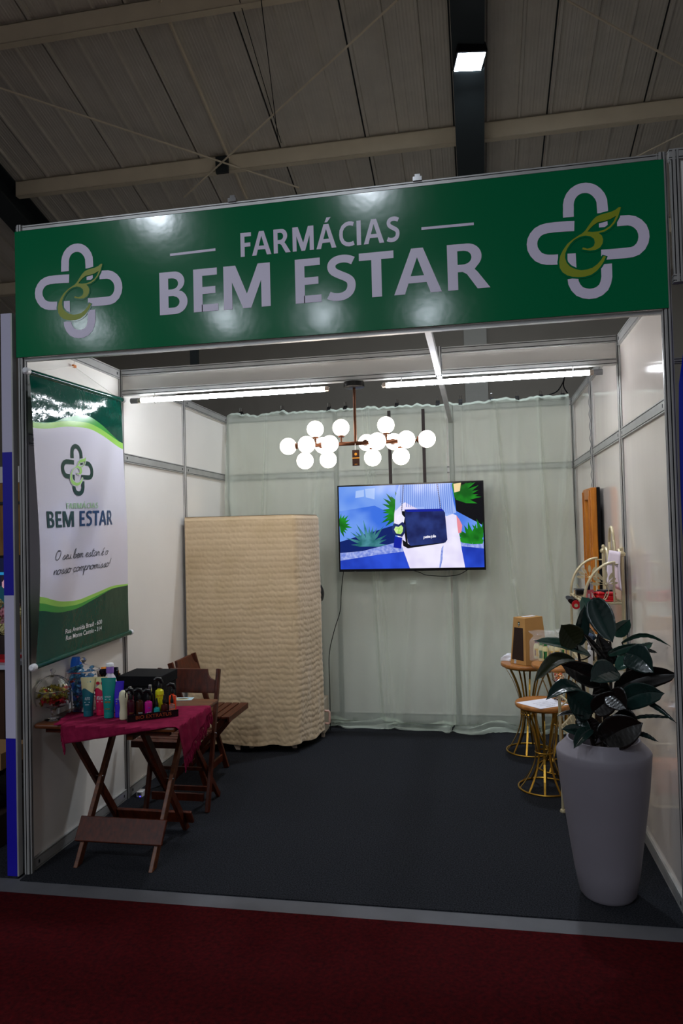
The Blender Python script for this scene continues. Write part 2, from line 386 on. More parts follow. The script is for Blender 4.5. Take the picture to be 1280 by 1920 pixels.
# ---------------------------------------------------------------- header sign
hs = thing('header_sign', 'long green header sign with white FARMÁCIAS BEM ESTAR lettering over the booth', 'sign', (W/2, 0, 2.54))
for px in (0, W):
    mb = MB(); post(mb, px, 0, H, HS+.015); mb.build('upright', [ALU, ALUD], hs, world=True)
mb = MB(); rail(mb, 'x', 0, -.02, W+.02, HS-.022, HS+.012, .012); mb.build('rail', [ALU, ALUD], hs, world=True)
mb = MB(); rail(mb, 'x', .002, .02, W-.02, 2.528, 2.545, .012); mb.build('rail', [ALU, ALUD], hs, world=True)
MB().box(-.018, W+.004, -.020, -.012, 2.545, HS-.02).build('back_panel', PANEL, hs, world=True)
MB().box(-.018, W+.004, -.026, -.021, 2.545, HS-.02).build('sign_board', GREEN, hs, world=True, bevel=.001)
for px in (1.12, 1.995):
    MB().box(px-.02, px+.02, -.02, .01, HS+.012, HS+.03).box(px-.012, px+.012, -.012, .004, HS+.03, HS+.045).build('clip', CHROME, hs, world=True)
def sgn(x, y): return (x, -.0275, y)
mb = MB()
caps_fit(mb, 'FARMÁCIAS', (1.1610, 2.9390), (1.9110, 2.9410), .113, sgn)
caps_fit(mb, 'BEM ESTAR', (0.7510, 2.6960), (2.2980, 2.6960), .205, sgn)
for a, b in (((0.8080, 2.9830), (1.0370, 2.9870)), ((2.0080, 2.9870), (2.2390, 2.9850))):
    v, f = ribbon([a, b], .012); mb.add([sgn(*q) for q in v], f)
mb.build('lettering', SWHITE, hs, world=True)
TOPL = [(420, 354)] + [(420, 290)] + arc(547, 262, 127, 180, 360)[::1] + [(675, 300), (676, 322)]
LOGO_W = [[(-0.285,0.407),(-0.285,0.481),(-0.281,0.544),(-0.281,0.607),(-0.267,0.678),(-0.237,0.744),(-0.189,0.800),(-0.126,0.837),(-0.067,0.852),(-0.011,0.852),(0.044,0.841),(0.104,0.811),(0.159,0.759),(0.204,0.693),(0.230,0.619),(0.233,0.552),(0.237,0.470),(0.237,0.422)],
          [(-0.200,0.256),(-0.330,0.263),(-0.496,0.267),(-0.622,0.263),(-0.700,0.248),(-0.767,0.215),(-0.819,0.159),(-0.852,0.096),(-0.863,0.030),(-0.856,-0.048),(-0.822,-0.122),(-0.770,-0.189),(-0.700,-0.230),(-0.633,-0.248),(-0.552,-0.256),(-0.467,-0.259)],
          [(0.448,0.267),(0.522,0.267),(0.619,0.263),(0.693,0.241),(0.759,0.193),(0.811,0.126),(0.837,0.048),(0.841,-0.022),(0.826,-0.100),(0.789,-0.170),(0.726,-0.226),(0.656,-0.248),(0.567,-0.252),(0.385,-0.252),(0.193,-0.248)],
          [(-0.248,-0.585),(-0.241,-0.659),(-0.207,-0.737),(-0.152,-0.804),(-0.078,-0.841),(-0.004,-0.856),(0.078,-0.852),(0.152,-0.822),(0.215,-0.767),(0.248,-0.693),(0.267,-0.604),(0.267,-0.519),(0.267,-0.400)]]
LOGO_P = [[(-0.319,-0.181),(-0.193,-0.185),(-0.189,-0.422),(-0.252,-0.389),(-0.300,-0.337),(-0.322,-0.293)], [(0.174,0.256),(0.304,0.281),(0.307,0.222),(0.259,0.189),(0.174,0.193)]]
LOGO_B = [[(0.515,0.481),(0.481,0.485),(0.430,0.448),(0.359,0.422),(0.267,0.407),(0.196,0.393),(0.133,0.367),(0.081,0.319),(0.022,0.244),(-0.037,0.163),(-0.085,0.122),(-0.152,0.089),(-0.233,0.041),(-0.315,-0.022),(-0.385,-0.115),(-0.433,-0.207),(-0.452,-0.304),(-0.444,-0.400),(-0.404,-0.474),(-0.333,-0.530),(-0.256,-0.559),(-0.163,-0.574),(-0.059,-0.574),(0.033,-0.552),(0.115,-0.500),(0.181,-0.430),(0.230,-0.356),(0.263,-0.281),(0.226,-0.270),(0.189,-0.330),(0.130,-0.393),(0.056,-0.441),(-0.026,-0.463),(-0.119,-0.467),(-0.207,-0.441),(-0.285,-0.393),(-0.337,-0.326),(-0.359,-0.244),(-0.352,-0.170),(-0.322,-0.100),(-0.274,-0.030),(-0.211,0.030),(-0.130,0.070),(-0.037,0.085),(0.041,0.063),(0.093,0.019),(0.104,-0.044),(0.085,-0.096),(0.037,-0.122),(-0.015,-0.130),(-0.067,-0.107),(-0.081,-0.104),(-0.093,-0.133),(-0.048,-0.148),(0.026,-0.163),(0.107,-0.163),(0.178,-0.130),(0.219,-0.070),(0.230,-0.004),(0.211,0.059),(0.167,0.104),(0.256,0.119),(0.337,0.163),(0.411,0.237),(0.463,0.326)],
          [(0.437,0.352),(0.352,0.311),(0.263,0.289),(0.159,0.278),(0.089,0.237),(0.037,0.189),(-0.004,0.144),(0.074,0.130),(0.167,0.130),(0.259,0.152),(0.341,0.200),(0.400,0.270)]]
def logo(mb, fn, sx, mw, ml, mg):
    """fn maps local logo coords (about -1..1) to 3d"""
    for c in LOGO_W:
        v, f = ribbon(c, .165); mb.add([fn(*q, 0) for q in v], f, mw)
    for c in LOGO_P:
        v, f = fill2d([c]); mb.add([fn(*q, 0) for q in v], f, mw)
    B = LOGO_B[0]; cx = sum(p[0] for p in B)/len(B)
    # dark keyline round the letter: stroke the outline in the ground colour
    v, f = ribbon(B+[B[0]], .055); mb.add([fn(*q, 1) for q in v], f, mg)
    v, f = fill2d(LOGO_B); mb.add([fn(*q, 2) for q in v], f, ml)
for nm, c, s_ in (('emblem', (0.3280, 2.8520), .2505), ('emblem', (2.7180, 2.8620), .27)):
    mb = MB(); logo(mb, lambda a, b, k, c=c, s_=s_: (c[0]+a*s_, -.0275-.0004*k, c[1]+b*s_*1.0), 1, 0, 1, 2)
    mb.build(nm, [SWHITE, LIME, GREEN], hs, world=True)
# neighbours' uprights and header bits beside the booth
cw = mat('pillar_white', '#bdb9cf', .45); cb = mat('pillar_blue', '#160f9a', .45)
t = thing('neighbour_pillar', 'narrow white pillar panel with deep blue blocks left of the banner', 'pillar', (-.06, -.02, 0))
mb = MB()
for z0, z1, mi in ((0, .666, 1), (.666, 1.365, 0), (1.365, 2.073, 1), (2.073, 2.765, 0)): mb.box(-.088, -.034, -.045, -.012, z0, z1, mi)
mb.build('pillar_panel', [cw, cb], t, world=True)
MB().box(-.034, -.026, -.045, -.012, 0, 2.765).build('edge_profile', ALU, t, world=True)
nh = thing('neighbour_header', 'white header panel of the next booth at the right edge', 'sign', (3.6, 0, 2.64))
MB().box(3.075, 4.6, -.003, .003, 2.69, 3.19).build('panel', PANEL, nh, world=True)
mb = MB(); rail(mb, 'x', 0, 3.06, 4.6, 2.655, 2.69); mb.build('rail', [ALU, ALUD], nh, world=True)
mb = MB(); rail(mb, 'x', 0, 3.06, 4.6, 3.18, 3.225); mb.build('rail', [ALU, ALUD], nh, world=True)
mb = MB(); rail(mb, 'x', 1.0, 3.06, 4.6, 2.52, 2.55); mb.build('rail', [ALU, ALUD], nh, world=True)
mb = MB(); post(mb, 3.085, .0, 2.655, 3.22); mb.build('upright', [ALU, ALUD], nh, world=True)
BLUE = mat('balloon_blue', '#0a2fd0', .25)
bl = thing('blue_banner', 'blue fabric banner with a white letter at the right edge', 'banner', (3.3, .1, 0))
mb = MB(); mb.grid(lambda u, v: (3.115-.03*math.sin(v*3.0)+.05*max(0, v-.8)*4+u*.5, .10+.02*math.sin(u*9), .9+v*1.68), 12, 20); mb.build('cloth', BLUE, bl, True, world=True)
mb = MB(); text_fit(mb, 'C', (3.135, 2.25), (3.24, 2.25), .14, lambda a, b: (a, .075, b), 0, .03); mb.build('lettering', WHITEP, bl, world=True)
# ---------------------------------------------------------------- LED tubes under the beam
TUBE = mat('tube_light', '#ffffff', .4, emit='#f1f7ff', es=TUBE_E)
for nm, a, b, lab, flip in (('l', .155, 1.34, 'glowing white LED tube under the left half of the cross beam', 0), ('r', 1.71, 2.86, 'glowing white LED tube under the right half of the cross beam', 1)):
    t = thing('tube_lamp', lab, 'lamp', ((a+b)/2, .985, 2.497), 'LED tubes under the cross beam')
    MB().tube([(a, .985, 2.497), (b, .985, 2.497)], .0145, 12).build('tube', TUBE, t, True, world=True)
    for q, sg_ in ((a, -1), (b, 1)):
        plain = (q == b) != bool(flip)
        MB().tube([(q, .985, 2.497), (q+sg_*.022, .985, 2.497)], .015, 12).build('end_cap', mat('cap_alu', '#c9b9ac', .3, .8), t, True, world=True)
        if plain: MB().tube([(q+sg_*.022, .985, 2.493), (q+sg_*.03, .985, 2.493)], .002, 6).tube([(q+sg_*.022, .985, 2.502), (q+sg_*.03, .985, 2.502)], .002, 6).build('pin', CHROME, t, world=True)
        else: MB().tube([(q+sg_*.022, .985, 2.497), (q+sg_*.07, .985, 2.497)], .017, 12).build('lampholder', mat('grey_plastic', '#8b8d90', .5), t, True, world=True)
    for q in (a+.09, b-.09):
        MB().tube([(q, .985, 2.516), (q, .985, 2.538)], .004, 6).tube([(q, .985+.019*math.cos(c), 2.497+.019*math.sin(c)) for c in [R_(i*30) for i in range(-3, 10)]], .003, 6).build('clip', CHROME, t, world=True)
# ---------------------------------------------------------------- chandelier
GLOBE = mat('globe_glow', '#fffaf2', .4, emit='#fff1e2', es=GLOBE_E)
ch = thing('chandelier', 'bronze chandelier with clusters of glowing white glass globes and a hanging tag', 'chandelier', (1.515, 1.0, 2.53))
MB().lathe([(.045, .0), (.060, 0), (.062, -.012), (.062, -.030), (.056, -.034), (0, -.034)], (1.515, 1.0, 2.53), 32).build('canopy', mat('canopy_dark', '#141110', .4, .5), ch, True, world=True)
MB().tube([(1.515, 1, 2.50), (1.515, 1, 2.16)], .0085, 12).build('stem', BRONZE, ch, True, world=True)
MB().tube([(1.165, 1, 2.163), (1.875, 1, 2.163)], .012, 12).build('cross_bar', BRONZE, ch, True, world=True)
GL = [(1.100, 1.000, 2.164), (1.237, 0.905, 2.157), (1.271, 1.000, 2.260), (1.203, 1.000, 2.072), (1.295, 1.095, 2.172), (1.378, 0.905, 2.155), (1.346, 1.000, 2.072), (1.429, 1.000, 2.261),
      (1.568, 1.095, 2.176), (1.659, 0.905, 2.157), (1.616, 1.000, 2.073), (1.700, 1.000, 2.263), (1.734, 1.095, 2.174), (1.828, 0.905, 2.160), (1.785, 1.000, 2.073), (1.940, 1.000, 2.169)]
for i, g in enumerate(GL):
    g = Vector(g); ax = Vector((min(max(g.x, 1.19), 1.85), 1.0, 2.163)); d = (g-ax).normalized()
    if i in (0, 15): d = Vector((1 if i else -1, 0, 0)); ax = Vector((1.875 if i else 1.165, 1, 2.163))
    mb = MB(); mb.tube([ax, g-d*.052], .006, 8); mb.tube([g-d*.058, g-d*.044], .019, 16)
    mb.build('arm', BRONZE, ch, True, world=True)
    MB().ball(g, .0505, 28).build('globe', GLOBE, ch, True, world=True)
MB().tube([(1.515, .985, 2.16), (1.513, .985, 2.105)], .001, 5).build('tag_string', WHITEP, ch, world=True)
TAGC = mat('tag_brown', '#33180c', .4); TAGO = mat('tag_gold', '#d8952c', .4)
mb = MB(); q0 = (1.496, 0.985, 2.122); q1 = (1.539, 0.985, 2.027)
mb.box(q0[0], q1[0], .984, .986, q1[2], q0[2]); zc = (q0[2]+q1[2])/2; xc = (q0[0]+q1[0])/2
mb.box(q0[0], q1[0], .9835, .984, zc-.004, zc+.002, 1).box(xc-.008, xc+.008, .9835, .984, q1[2]+.008, q1[2]+.011, 1)
mb.add([(xc+.009*math.cos(R_(60*i+30)), .9835, zc+.022+.009*math.sin(R_(60*i+30))) for i in range(6)], [tuple(range(6))], 1)
mb.build('price_tag', [TAGC, TAGO], ch, world=True)
# ---------------------------------------------------------------- television on two dark bars
TY = 2.70
tv = thing('television', 'flat black television on the back curtain showing a navy handbag', 'television', (1.67, TY, 1.29))
c0, c1 = (1.071, 2.700, 2.027), (2.275, 2.700, 1.302)
X0, X1, Zb, Zt = c0[0], c1[0], c1[2]-.002, c0[2]-.004
MB().box(X0, X1, TY, TY+.045, Zb, Zt).build('housing', mat('tv_black', '#060607', .3), tv, world=True, bevel=.004)
MB().box(X0, X1, TY-.004, TY, Zb, Zb+.022).box(X0, X1, TY-.004, TY, Zt-.012, Zt).box(X0, X0+.012, TY-.004, TY, Zb+.022, Zt-.012).box(X1-.012, X1, TY-.004, TY, Zb+.022, Zt-.012).build('bezel', mat('tv_bezel', '#0a0a0b', .2), tv, world=True)
for bx in (1.515, 1.80):
    b = MB().box(bx-.013, bx+.013, TY+.05, TY+.07, 1.45, 2.64).build('mounting_bar', mat('bar_brown', '#271c19', .5, .3), tv, world=True)
MB().box(1.50, 1.82, TY+.045, TY+.052, 1.5, 1.85).build('bracket', BLACKM, tv, world=True)
# the picture: flat glowing shapes on the screen
def em(name, h, s=1.0, h2=None, scale=6, stretch=None):
    if name in _m: return _m[name]
    m = bpy.data.materials.new(name); m.use_nodes = True; nt = m.node_tree; b = nt.nodes['Principled BSDF']
    b.inputs['Base Color'].default_value = (0.003, .003, .003, 1); b.inputs['Roughness'].default_value = .12
    b.inputs['Emission Color'].default_value = C(h); b.inputs['Emission Strength'].default_value = s
    if h2:
        tc = nt.nodes.new('ShaderNodeTexCoord'); mp = nt.nodes.new('ShaderNodeMapping'); n = nt.nodes.new('ShaderNodeTexNoise'); r = nt.nodes.new('ShaderNodeValToRGB')
        if stretch: mp.inputs['Scale'].default_value = stretch
        n.inputs['Scale'].default_value = scale; r.color_ramp.elements[0].color = C(h); r.color_ramp.elements[1].color = C(h2)
        r.color_ramp.elements[0].position = .35; r.color_ramp.elements[1].position = .65
        nt.links.new(tc.outputs['Object'], mp.inputs[0]); nt.links.new(mp.outputs[0], n.inputs[0]); nt.links.new(n.outputs[0], r.inputs[0]); nt.links.new(r.outputs[0], b.inputs['Emission Color'])
    _m[name] = m; return m
ES = 1.0
tm = [em('px_blue', '#3a6fe0', ES, '#6f9cf0', 4), em('px_sky', '#8db4f4', ES, '#5c8cec', 3), em('px_navy', '#061f66', ES), em('px_leaf', '#1c8a1e', ES, '#0b5a12', 12), em('px_agave', '#4c8f9c', ES, '#1e6266', 14),
      em('px_stone', '#a7b4ec', ES, '#6f84d8', 40), em('px_planter', '#2a4fd6', ES, '#1734a8', 5), em('px_shirt', '#9cb6f4', ES), em('px_stripe', '#5a80dc', ES), em('px_pants', '#f1ecff', ES, '#d5cdf4', 5),
      em('px_bag', '#141d52', ES, '#27387a', 9), em('px_bagtop', '#0b1e9c', ES), em('px_lime', '#9ad84a', ES, '#d8f0b0', 60), em('px_chain', '#5b5a80', ES), em('px_skin', '#e98f9c', ES), em('px_white', '#f4f2ff', ES), em('px_black', '#05060c', ES),
      em('px_glow', '#f2d9a2', ES), em('px_lightblue', '#a8c4f8', ES)]
mb = MB(); lay = [0]
def sp(pts, mi):
    lay[0] += 1; y = TY-.0042-.00002*lay[0]
    v, f = fill2d([pts]) if len(pts) > 4 else (pts, [tuple(range(len(pts)))])
    mb.add([(a, y, b) for a, b in v], f, mi)
def T(x, y): return (_t0[0]+(x-130)/1060*(_t1[0]-_t0[0]), _t0[1]+(y-(125-(x-130)*.026))/592*(_t1[1]-_t0[1]))
_t0 = (1.0790, 2.0170); _t1 = (2.2570, 1.3200)
_t0 = (X0+.012, Zt-.012); _t1 = (X1-.012, Zb+.022)
def TP(L): return [(min(max(a, X0+.012), X1-.012), min(max(b, Zb+.022), Zt-.012)) for a, b in [T(*q) for q in L]]
sp(TP([(130, 90), (1190, 60), (1190, 720), (130, 720)]), 0)
sp(TP([(130, 90), (560, 80), (545, 330), (400, 260), (130, 300)]), 1)
sp(TP([(330, 140), (405, 135), (400, 215), (335, 200)]), 18); sp(TP([(260, 155), (322, 145), (322, 195), (255, 205)]), 18)
sp(TP([(130, 520), (540, 400), (560, 560), (130, 620)]), 2)
sp(TP([(130, 600), (300, 585), (560, 520), (640, 560), (640, 590), (400, 615), (130, 660)]), 5)
sp(TP([(130, 655), (400, 612), (650, 580), (660, 720), (130, 720)]), 6)
sp(TP([(980, 90), (1190, 70), (1190, 400), (1000, 300)]), 16)
sp(TP([(1020, 500), (1190, 520), (1190, 560), (1030, 545)]), 5); sp(TP([(1030, 545), (1190, 560), (1190, 720), (1040, 720)]), 6)
rnd = random.Random(4)
def spikes(cx, cy, n, L, a0, a1, wd, mi):
    for i in range(n):
        a = R_(a0+(a1-a0)*i/(n-1)+rnd.uniform(-4, 4)); l = L*rnd.uniform(.75, 1.1); dx, dy = math.cos(a), -math.sin(a)
        sp(TP([(cx-dy*wd*.3, cy+dx*wd*.3), (cx+dx*l*.5-dy*wd*.5, cy+dy*l*.5+dx*wd*.5), (cx+dx*l, cy+dy*l), (cx+dx*l*.5+dy*wd*.5, cy+dy*l*.5-dx*wd*.5), (cx+dy*wd*.3, cy-dx*wd*.3)]), mi)
spikes(350, 545, 13, 175, 5, 175, 22, 4); spikes(130, 400, 9, 95, -70, 80, 22, 3); spikes(600, 300, 11, 175, 110, 235, 34, 3)
spikes(1000, 210, 11, 190, -10, 95, 34, 3); spikes(1110, 520, 10, 170, 10, 170, 36, 3); spikes(1180, 480, 6, 120, 60, 180, 30, 3)
sp(TP([(985, 110), (1040, 100), (1030, 160), (990, 170)]), 17)
sp(TP([(560, 240), (625, 225), (720, 285), (930, 300), (1000, 330), (1030, 560), (1052, 712), (650, 716), (600, 560), (540, 420), (545, 320)]), 9)
sp(TP([(865, 712), (885, 560), (900, 540), (890, 640), (875, 712)]), 5)
sp(TP([(585, 100), (965, 90), (980, 230), (1000, 310), (930, 335), (720, 285), (625, 235), (552, 300), (556, 200)]), 7)
for i in range(26):
    xx = 598+i*14.5; y1 = 240 if xx < 640 else (270 if xx < 760 else 318)
    sp(TP([(xx, 108), (xx+5, 108), (xx+5+(xx-780)*.04, y1), (xx+(xx-780)*.04, y1)]), 8)
sp(TP([(1000, 330), (1022, 360), (1040, 400), (1032, 450), (1010, 455), (1004, 400)]), 14)
for a, b in (((618, 105), (600, 300)), ((866, 98), (888, 285))):
    for k in range(14):
        x_, y_ = a[0]+(b[0]-a[0])*k/14, a[1]+(b[1]-a[1])*k/14; sp(TP([(x_-4, y_), (x_+4, y_-3), (x_+5, y_+8), (x_-3, y_+10)]), 13)
sp(TP([(600, 300), (630, 560), (640, 562), (640, 540), (625, 300)]), 16)
sp(TP([(605, 545), (640, 563), (900, 525), (915, 518), (650, 535), (600, 500)]), 16)
sp(TP([(622, 290), (895, 282), (918, 310), (930, 500), (915, 520), (660, 545), (640, 520), (628, 400)]), 10)
sp(TP([(622, 288), (895, 282), (912, 300), (640, 306)]), 11)
sp(TP([(570, 330), (600, 320), (622, 345), (615, 380), (590, 395), (565, 370)]), 15); sp(TP([(577, 337), (600, 328), (614, 347), (608, 374), (590, 386), (573, 366)]), 9)
sp(TP([(525, 420), (545, 385), (575, 395), (605, 375), (628, 400), (622, 450), (600, 482), (550, 470), (528, 450)]), 10)
sp(TP([(540, 430), (552, 408), (575, 412), (595, 398), (608, 415), (604, 445), (590, 464), (556, 458)]), 12)
sp(TP([(545, 478), (600, 488), (590, 565), (532, 558)]), 11)
mb.merge(MB())
text_fit(mb, 'petite jolie', T(757, 492), T(848, 483), .022, lambda a, b: (a, TY-.0085, b), 15, .02, space=.85)
mb.build('screen_image', tm, tv, world=True)
MB().tube(cr([(1.10, TY+.03, 1.31), (1.085, TY-.02, 1.12), (1.08, TY-.06, .98), (1.03, TY-.08, .82), (.985, TY-.09, .62), (.985, TY-.10, .35), (.985, TY-.11, .012)], 8), .0035, 6).build('power_cable', BLACKM, tv, True, world=True)
MB().tube(cr([(1.66, TY+.02, 1.31), (1.74, TY+.02, 1.285), (1.80, TY+.02, 1.262), (1.95, TY+.02, 1.252), (2.06, TY+.02, 1.265), (2.14, TY+.02, 1.31)], 8), .003, 6).build('signal_cable', BLACKM, tv, True, world=True)
# ---------------------------------------------------------------- sheer curtains
def sheer():
    m = bpy.data.materials.new('sheer_mint'); m.use_nodes = True; nt = m.node_tree; nt.nodes.clear()
    o = nt.nodes.new('ShaderNodeOutputMaterial'); d = nt.nodes.new('ShaderNodeBsdfDiffuse'); t = nt.nodes.new('ShaderNodeBsdfTranslucent'); tr = nt.nodes.new('ShaderNodeBsdfTransparent')
    a = nt.nodes.new('ShaderNodeMixShader'); b = nt.nodes.new('ShaderNodeMixShader'); lw = nt.nodes.new('ShaderNodeLayerWeight'); lw.inputs[0].default_value = .35
    mr = nt.nodes.new('ShaderNodeMapRange'); mr.inputs['To Min'].default_value = .40; mr.inputs['To Max'].default_value = .97
    for n in (d, t): n.inputs[0].default_value = C('#e6f1e2')
    a.inputs[0].default_value = .35
    nt.links.new(d.outputs[0], a.inputs[1]); nt.links.new(t.outputs[0], a.inputs[2])
    nt.links.new(lw.outputs['Facing'], mr.inputs[0]); nt.links.new(mr.outputs[0], b.inputs[0]); nt.links.new(tr.outputs[0], b.inputs[1]); nt.links.new(a.outputs[0], b.inputs[2]); nt.links.new(b.outputs[0], o.inputs[0])
    return m
SHEER = sheer()
_pl = {}
def fold(x, seed, z):
    if seed not in _pl:
        r = random.Random(int(seed*10)); _pl[seed] = [(r.uniform(-.1, 3.2), r.gauss(0, .09), r.choice([.012, .02, .03, .05, .08]), r.uniform(.4, 1.2), r.uniform(0, .7)) for _ in range(34)]
    g = 1-z/2.75; s = .28*math.sin(3.3*x+seed)+.18*math.sin(7.9*x+seed*2+g*2)
    for px, dr, wd, am, z0 in _pl[seed]:
        c = px+dr*g**1.3*2; w_ = wd*(1+1.3*g); d = (x-c)/w_
        if -4 < d < 4: s += am*math.exp(-d*d)*(1-.55*z0*g)
    return s*.9-.25
def fold_old(x, seed, z):
    s = 0; g = (1-z/2.75)
    for k, (f, am) in enumerate(((3.1, .35), (6.7, .30), (11.3, .25), (17.9, .16), (29.0, .08))):
        s += am*math.sin(f*x*math.pi + seed*(k+1)*1.7 + 1.3*math.sin(1.1*g*2.2+k+seed) + g*.9*math.cos(k*2+seed))
    return s
def topf(x, seed): return .030*noise.noise(Vector((x*5, seed, 0)))+.016*noise.noise(Vector((x*21, seed, 3)))
def curtain(x0, x1, seed, label, flare):
    nu = int((x1-x0)*210)
    t = thing('sheer_curtain', label, 'curtain', ((x0+x1)/2, 2.9, 0), 'mint green sheer curtains on the back wall')
    def f(u, v):
        x = x0+(x1-x0)*u
        if v < .04:            # over the rail
            q = v/.04; top = 2.715+topf(x, seed)
            return (x, 3.03-.075*q, top-.03*(1-q)**2)
        if v < .86:
            q = (v-.04)/.82; z = 2.71-(2.71-.05)*q
            top = topf(x, seed)
            z += top*max(0, 1-q*8)
            am = .012+.026*min(1, q*3)+.035*q
            # body hangs from the rail and spreads towards the floor
            y = 2.945-.01-(flare*(q**1.6))-abs(am*.4)-am*(fold(x, seed, z)*.9+.1)
            y = min(y, 2.965)
            if z > 1.2: y = max(y, 2.79)
            xs = x+.02*math.sin(q*3+x*5+seed)*q
            return (min(max(xs, .03), 3.0), y, z)
        q = (v-.86)/.14        # puddle on the floor, rolled and crumpled
        yb = 2.935-flare-.024-.05*(fold(x, seed, 0)*.9+.1)
        wv_ = .05+.035*math.sin(x*9+seed*2)+.02*math.sin(x*23+seed)
        z = .05*(1-q)**2+.006+abs(math.sin(q*6.5+x*7+seed))*(.024+.02*math.sin(x*13+seed))*(1-q*.6)
        return (min(max(x+.03*q*math.sin(x*15), .03), 3.0), yb-q*wv_-.01*math.sin(q*9), max(z, .006))
    MB().grid(f, nu, 110).build('fabric', SHEER, t, True, world=True)
    return t
curtain(.04, 1.985, 1.0, 'mint green sheer curtain behind the television, wider of the two', .15)
curtain(1.995, 2.99, 3.3, 'mint green sheer curtain right of the television, the narrower one', .18)
# binder clips along the rail
cl = None
CLIPS = [(0.147, 2.940, 2.679)[0], (0.533, 2.940, 2.677)[0], (0.960, 2.940, 2.682)[0], (1.107, 2.940, 2.674)[0], (1.561, 2.940, 2.695)[0], (1.913, 2.940, 2.676)[0], (2.106, 2.940, 2.692)[0], (2.367, 2.940, 2.673)[0], (2.577, 2.940, 2.670)[0], (2.771, 2.940, 2.667)[0], (2.947, 2.940, 2.671)[0]]
NM = ['leftmost', 'second from the left', 'third from the left', 'fourth from the left', 'fifth from the left', 'sixth from the left', 'seventh from the left', 'fourth from the right', 'third from the right', 'second from the right', 'rightmost']
for i, cx in enumerate(CLIPS):
    lab = 'small black binder clip on the curtain rail, ' + NM[i]
    if cl is None:
        cl = thing('binder_clip', lab, 'clip', (cx, 2.99, 2.70), 'binder clips along the curtain top')
        MB().add([(-.016, -.045, -.012), (.016, -.045, -.012), (.016, -.045, .012), (-.016, -.045, .012), (-.016, .045, -.012), (.016, .045, -.012), (.016, .045, .012), (-.016, .045, .012), (-.016, 0, .045), (.016, 0, .045)],
                 [(0, 1, 2, 3), (4, 7, 6, 5), (3, 2, 9, 8), (8, 9, 6, 7), (0, 3, 8, 7, 4), (1, 5, 6, 9, 2)]).build('clip_body', BLACKP, cl)
        for s_ in (-1, 1): MB().tube([(-.010, s_*.012, .044), (-.008, s_*.022, .075), (.008, s_*.022, .075), (.010, s_*.012, .044)], .0014, 6).build('clip_handle', CHROME, cl, True)
    else: dup(cl, (cx, 2.99, 2.70), label=lab)
# ---------------------------------------------------------------- cloth-covered cabinets
STEEL = mat('beige_steel', '#b8a693', .5)
def cabinet(x, y, lab, rzz=0, w=.37, d=.34, h=1.72):
    t = thing('steel_cabinet', lab, 'cabinet', (x, y, 0), 'cabinets under the ribbed cloth', rzz)
    MB().box(-w/2, w/2, -d/2, d/2, .09, h).build('body', STEEL, t, bevel=.004)
    for yy in (-d/2+.005, d/2-.01):
        def F(a, b, yy=yy): return (a, yy, b)
        def G(a, b, yy=yy): return (a, yy+.006, b)
        MB().prism([(-w/2+.004, .022), (-w/2+.035, .022), (-w/2+.05, .045), (-w/2+.06, .07), (w/2-.06, .07), (w/2-.05, .045), (w/2-.035, .022), (w/2-.004, .022), (w/2-.004, .092), (-w/2+.004, .092)], F, G).build('plinth', STEEL, t)
    for sx in (-1, 1):
        for sy in (-1, 1): MB().lathe([(.012, 0), (.012, .008), (.004, .010), (.004, .03)], (sx*(w/2-.02), sy*(d/2-.02), 0), 10).build('foot', CHROME, t)
    return t
cabinet(.24, 2.135, 'beige steel cabinet foot showing under the ribbed cloth near the wall')
cabinet(.64, 2.20, 'beige steel cabinet under the ribbed cloth, at its free corner', R_(6))
RIB = mat('ribbed_cloth', '#cfb795', .85, bump=.15, bump_scale=90, sheen=.3, bdist=.004, color2='#c2aa86', noise_scale=5)
cv = thing('ribbed_cover', 'ribbed cream cloth draped over the cabinets like a tall screen', 'cloth', (.45, 2.1, 0))
PA = [(.034, 1.925), (.05, 1.930), (.25, 1.952), (.45, 1.972), (.65, 1.995), (.80, 2.012), (.845, 2.02), (.862, 2.035), (.875, 2.06), (.91, 2.17), (.945, 2.29), (.962, 2.36), (.962, 2.385), (.90, 2.395)]
acc = [0]
for a, b in zip(PA, PA[1:]): acc.append(acc[-1]+math.hypot(b[0]-a[0], b[1]-a[1]))
def along(s):
    s *= acc[-1]
    for i in range(len(PA)-1):
        if s <= acc[i+1]+1e-9:
            q = (s-acc[i])/(acc[i+1]-acc[i]); a, b = Vector(PA[i]), Vector(PA[i+1]); d = (b-a).normalized()
            return a.lerp(b, q), Vector((d.y, -d.x))
    return Vector(PA[-1]), Vector((0, 1))
def cvf(u, v):
    p, n = along(u); z = 1.775-v*1.715
    q = v
    w1 = noise.noise(Vector((u*9, z*1.6, 1.3)))*.012*q + noise.noise(Vector((u*26, z*9, 4)))*.006*q*q
    ph = z/.0445+noise.noise(Vector((u*7, z*2, 7)))*(.15+.5*q*q)+noise.noise(Vector((u*60, z*6, 5)))*(.18+.35*q)
    w2 = (abs(math.sin(ph*math.pi))-.5)*(.0022+.0010*q)+noise.noise(Vector((u*90, z*40, 2)))*.0016
    vert = .004*math.sin(u*22)*q+.002*math.sin(u*61)*q*q
    r = .02*(1-min(1, v*60))  # soft top edge
    p = p+n*(w1+w2+vert+.012-r)
    zz = z+(.004*math.sin(u*30)+.02*noise.noise(Vector((u*8, 3, 3))))*max(0, (v-.93)/.07)
    return (max(p.x, .030), p.y, zz)
mb = MB(); mb.grid(cvf, 190, 380)
mb.build('cloth_side', RIB, cv, True, world=True)
mb = MB(); top = [along(i/60)[0] for i in range(61)]
mb.grid(lambda u, v: tuple(Vector((max(along(u)[0].x, .034), along(u)[0].y, 0)).lerp(Vector((along(u)[0].x*.96+.03, 2.40, 0)), v)) [:2] + (1.776+.0*u,), 60, 4)
mb.build('cloth_top', RIB, cv, True, world=True)
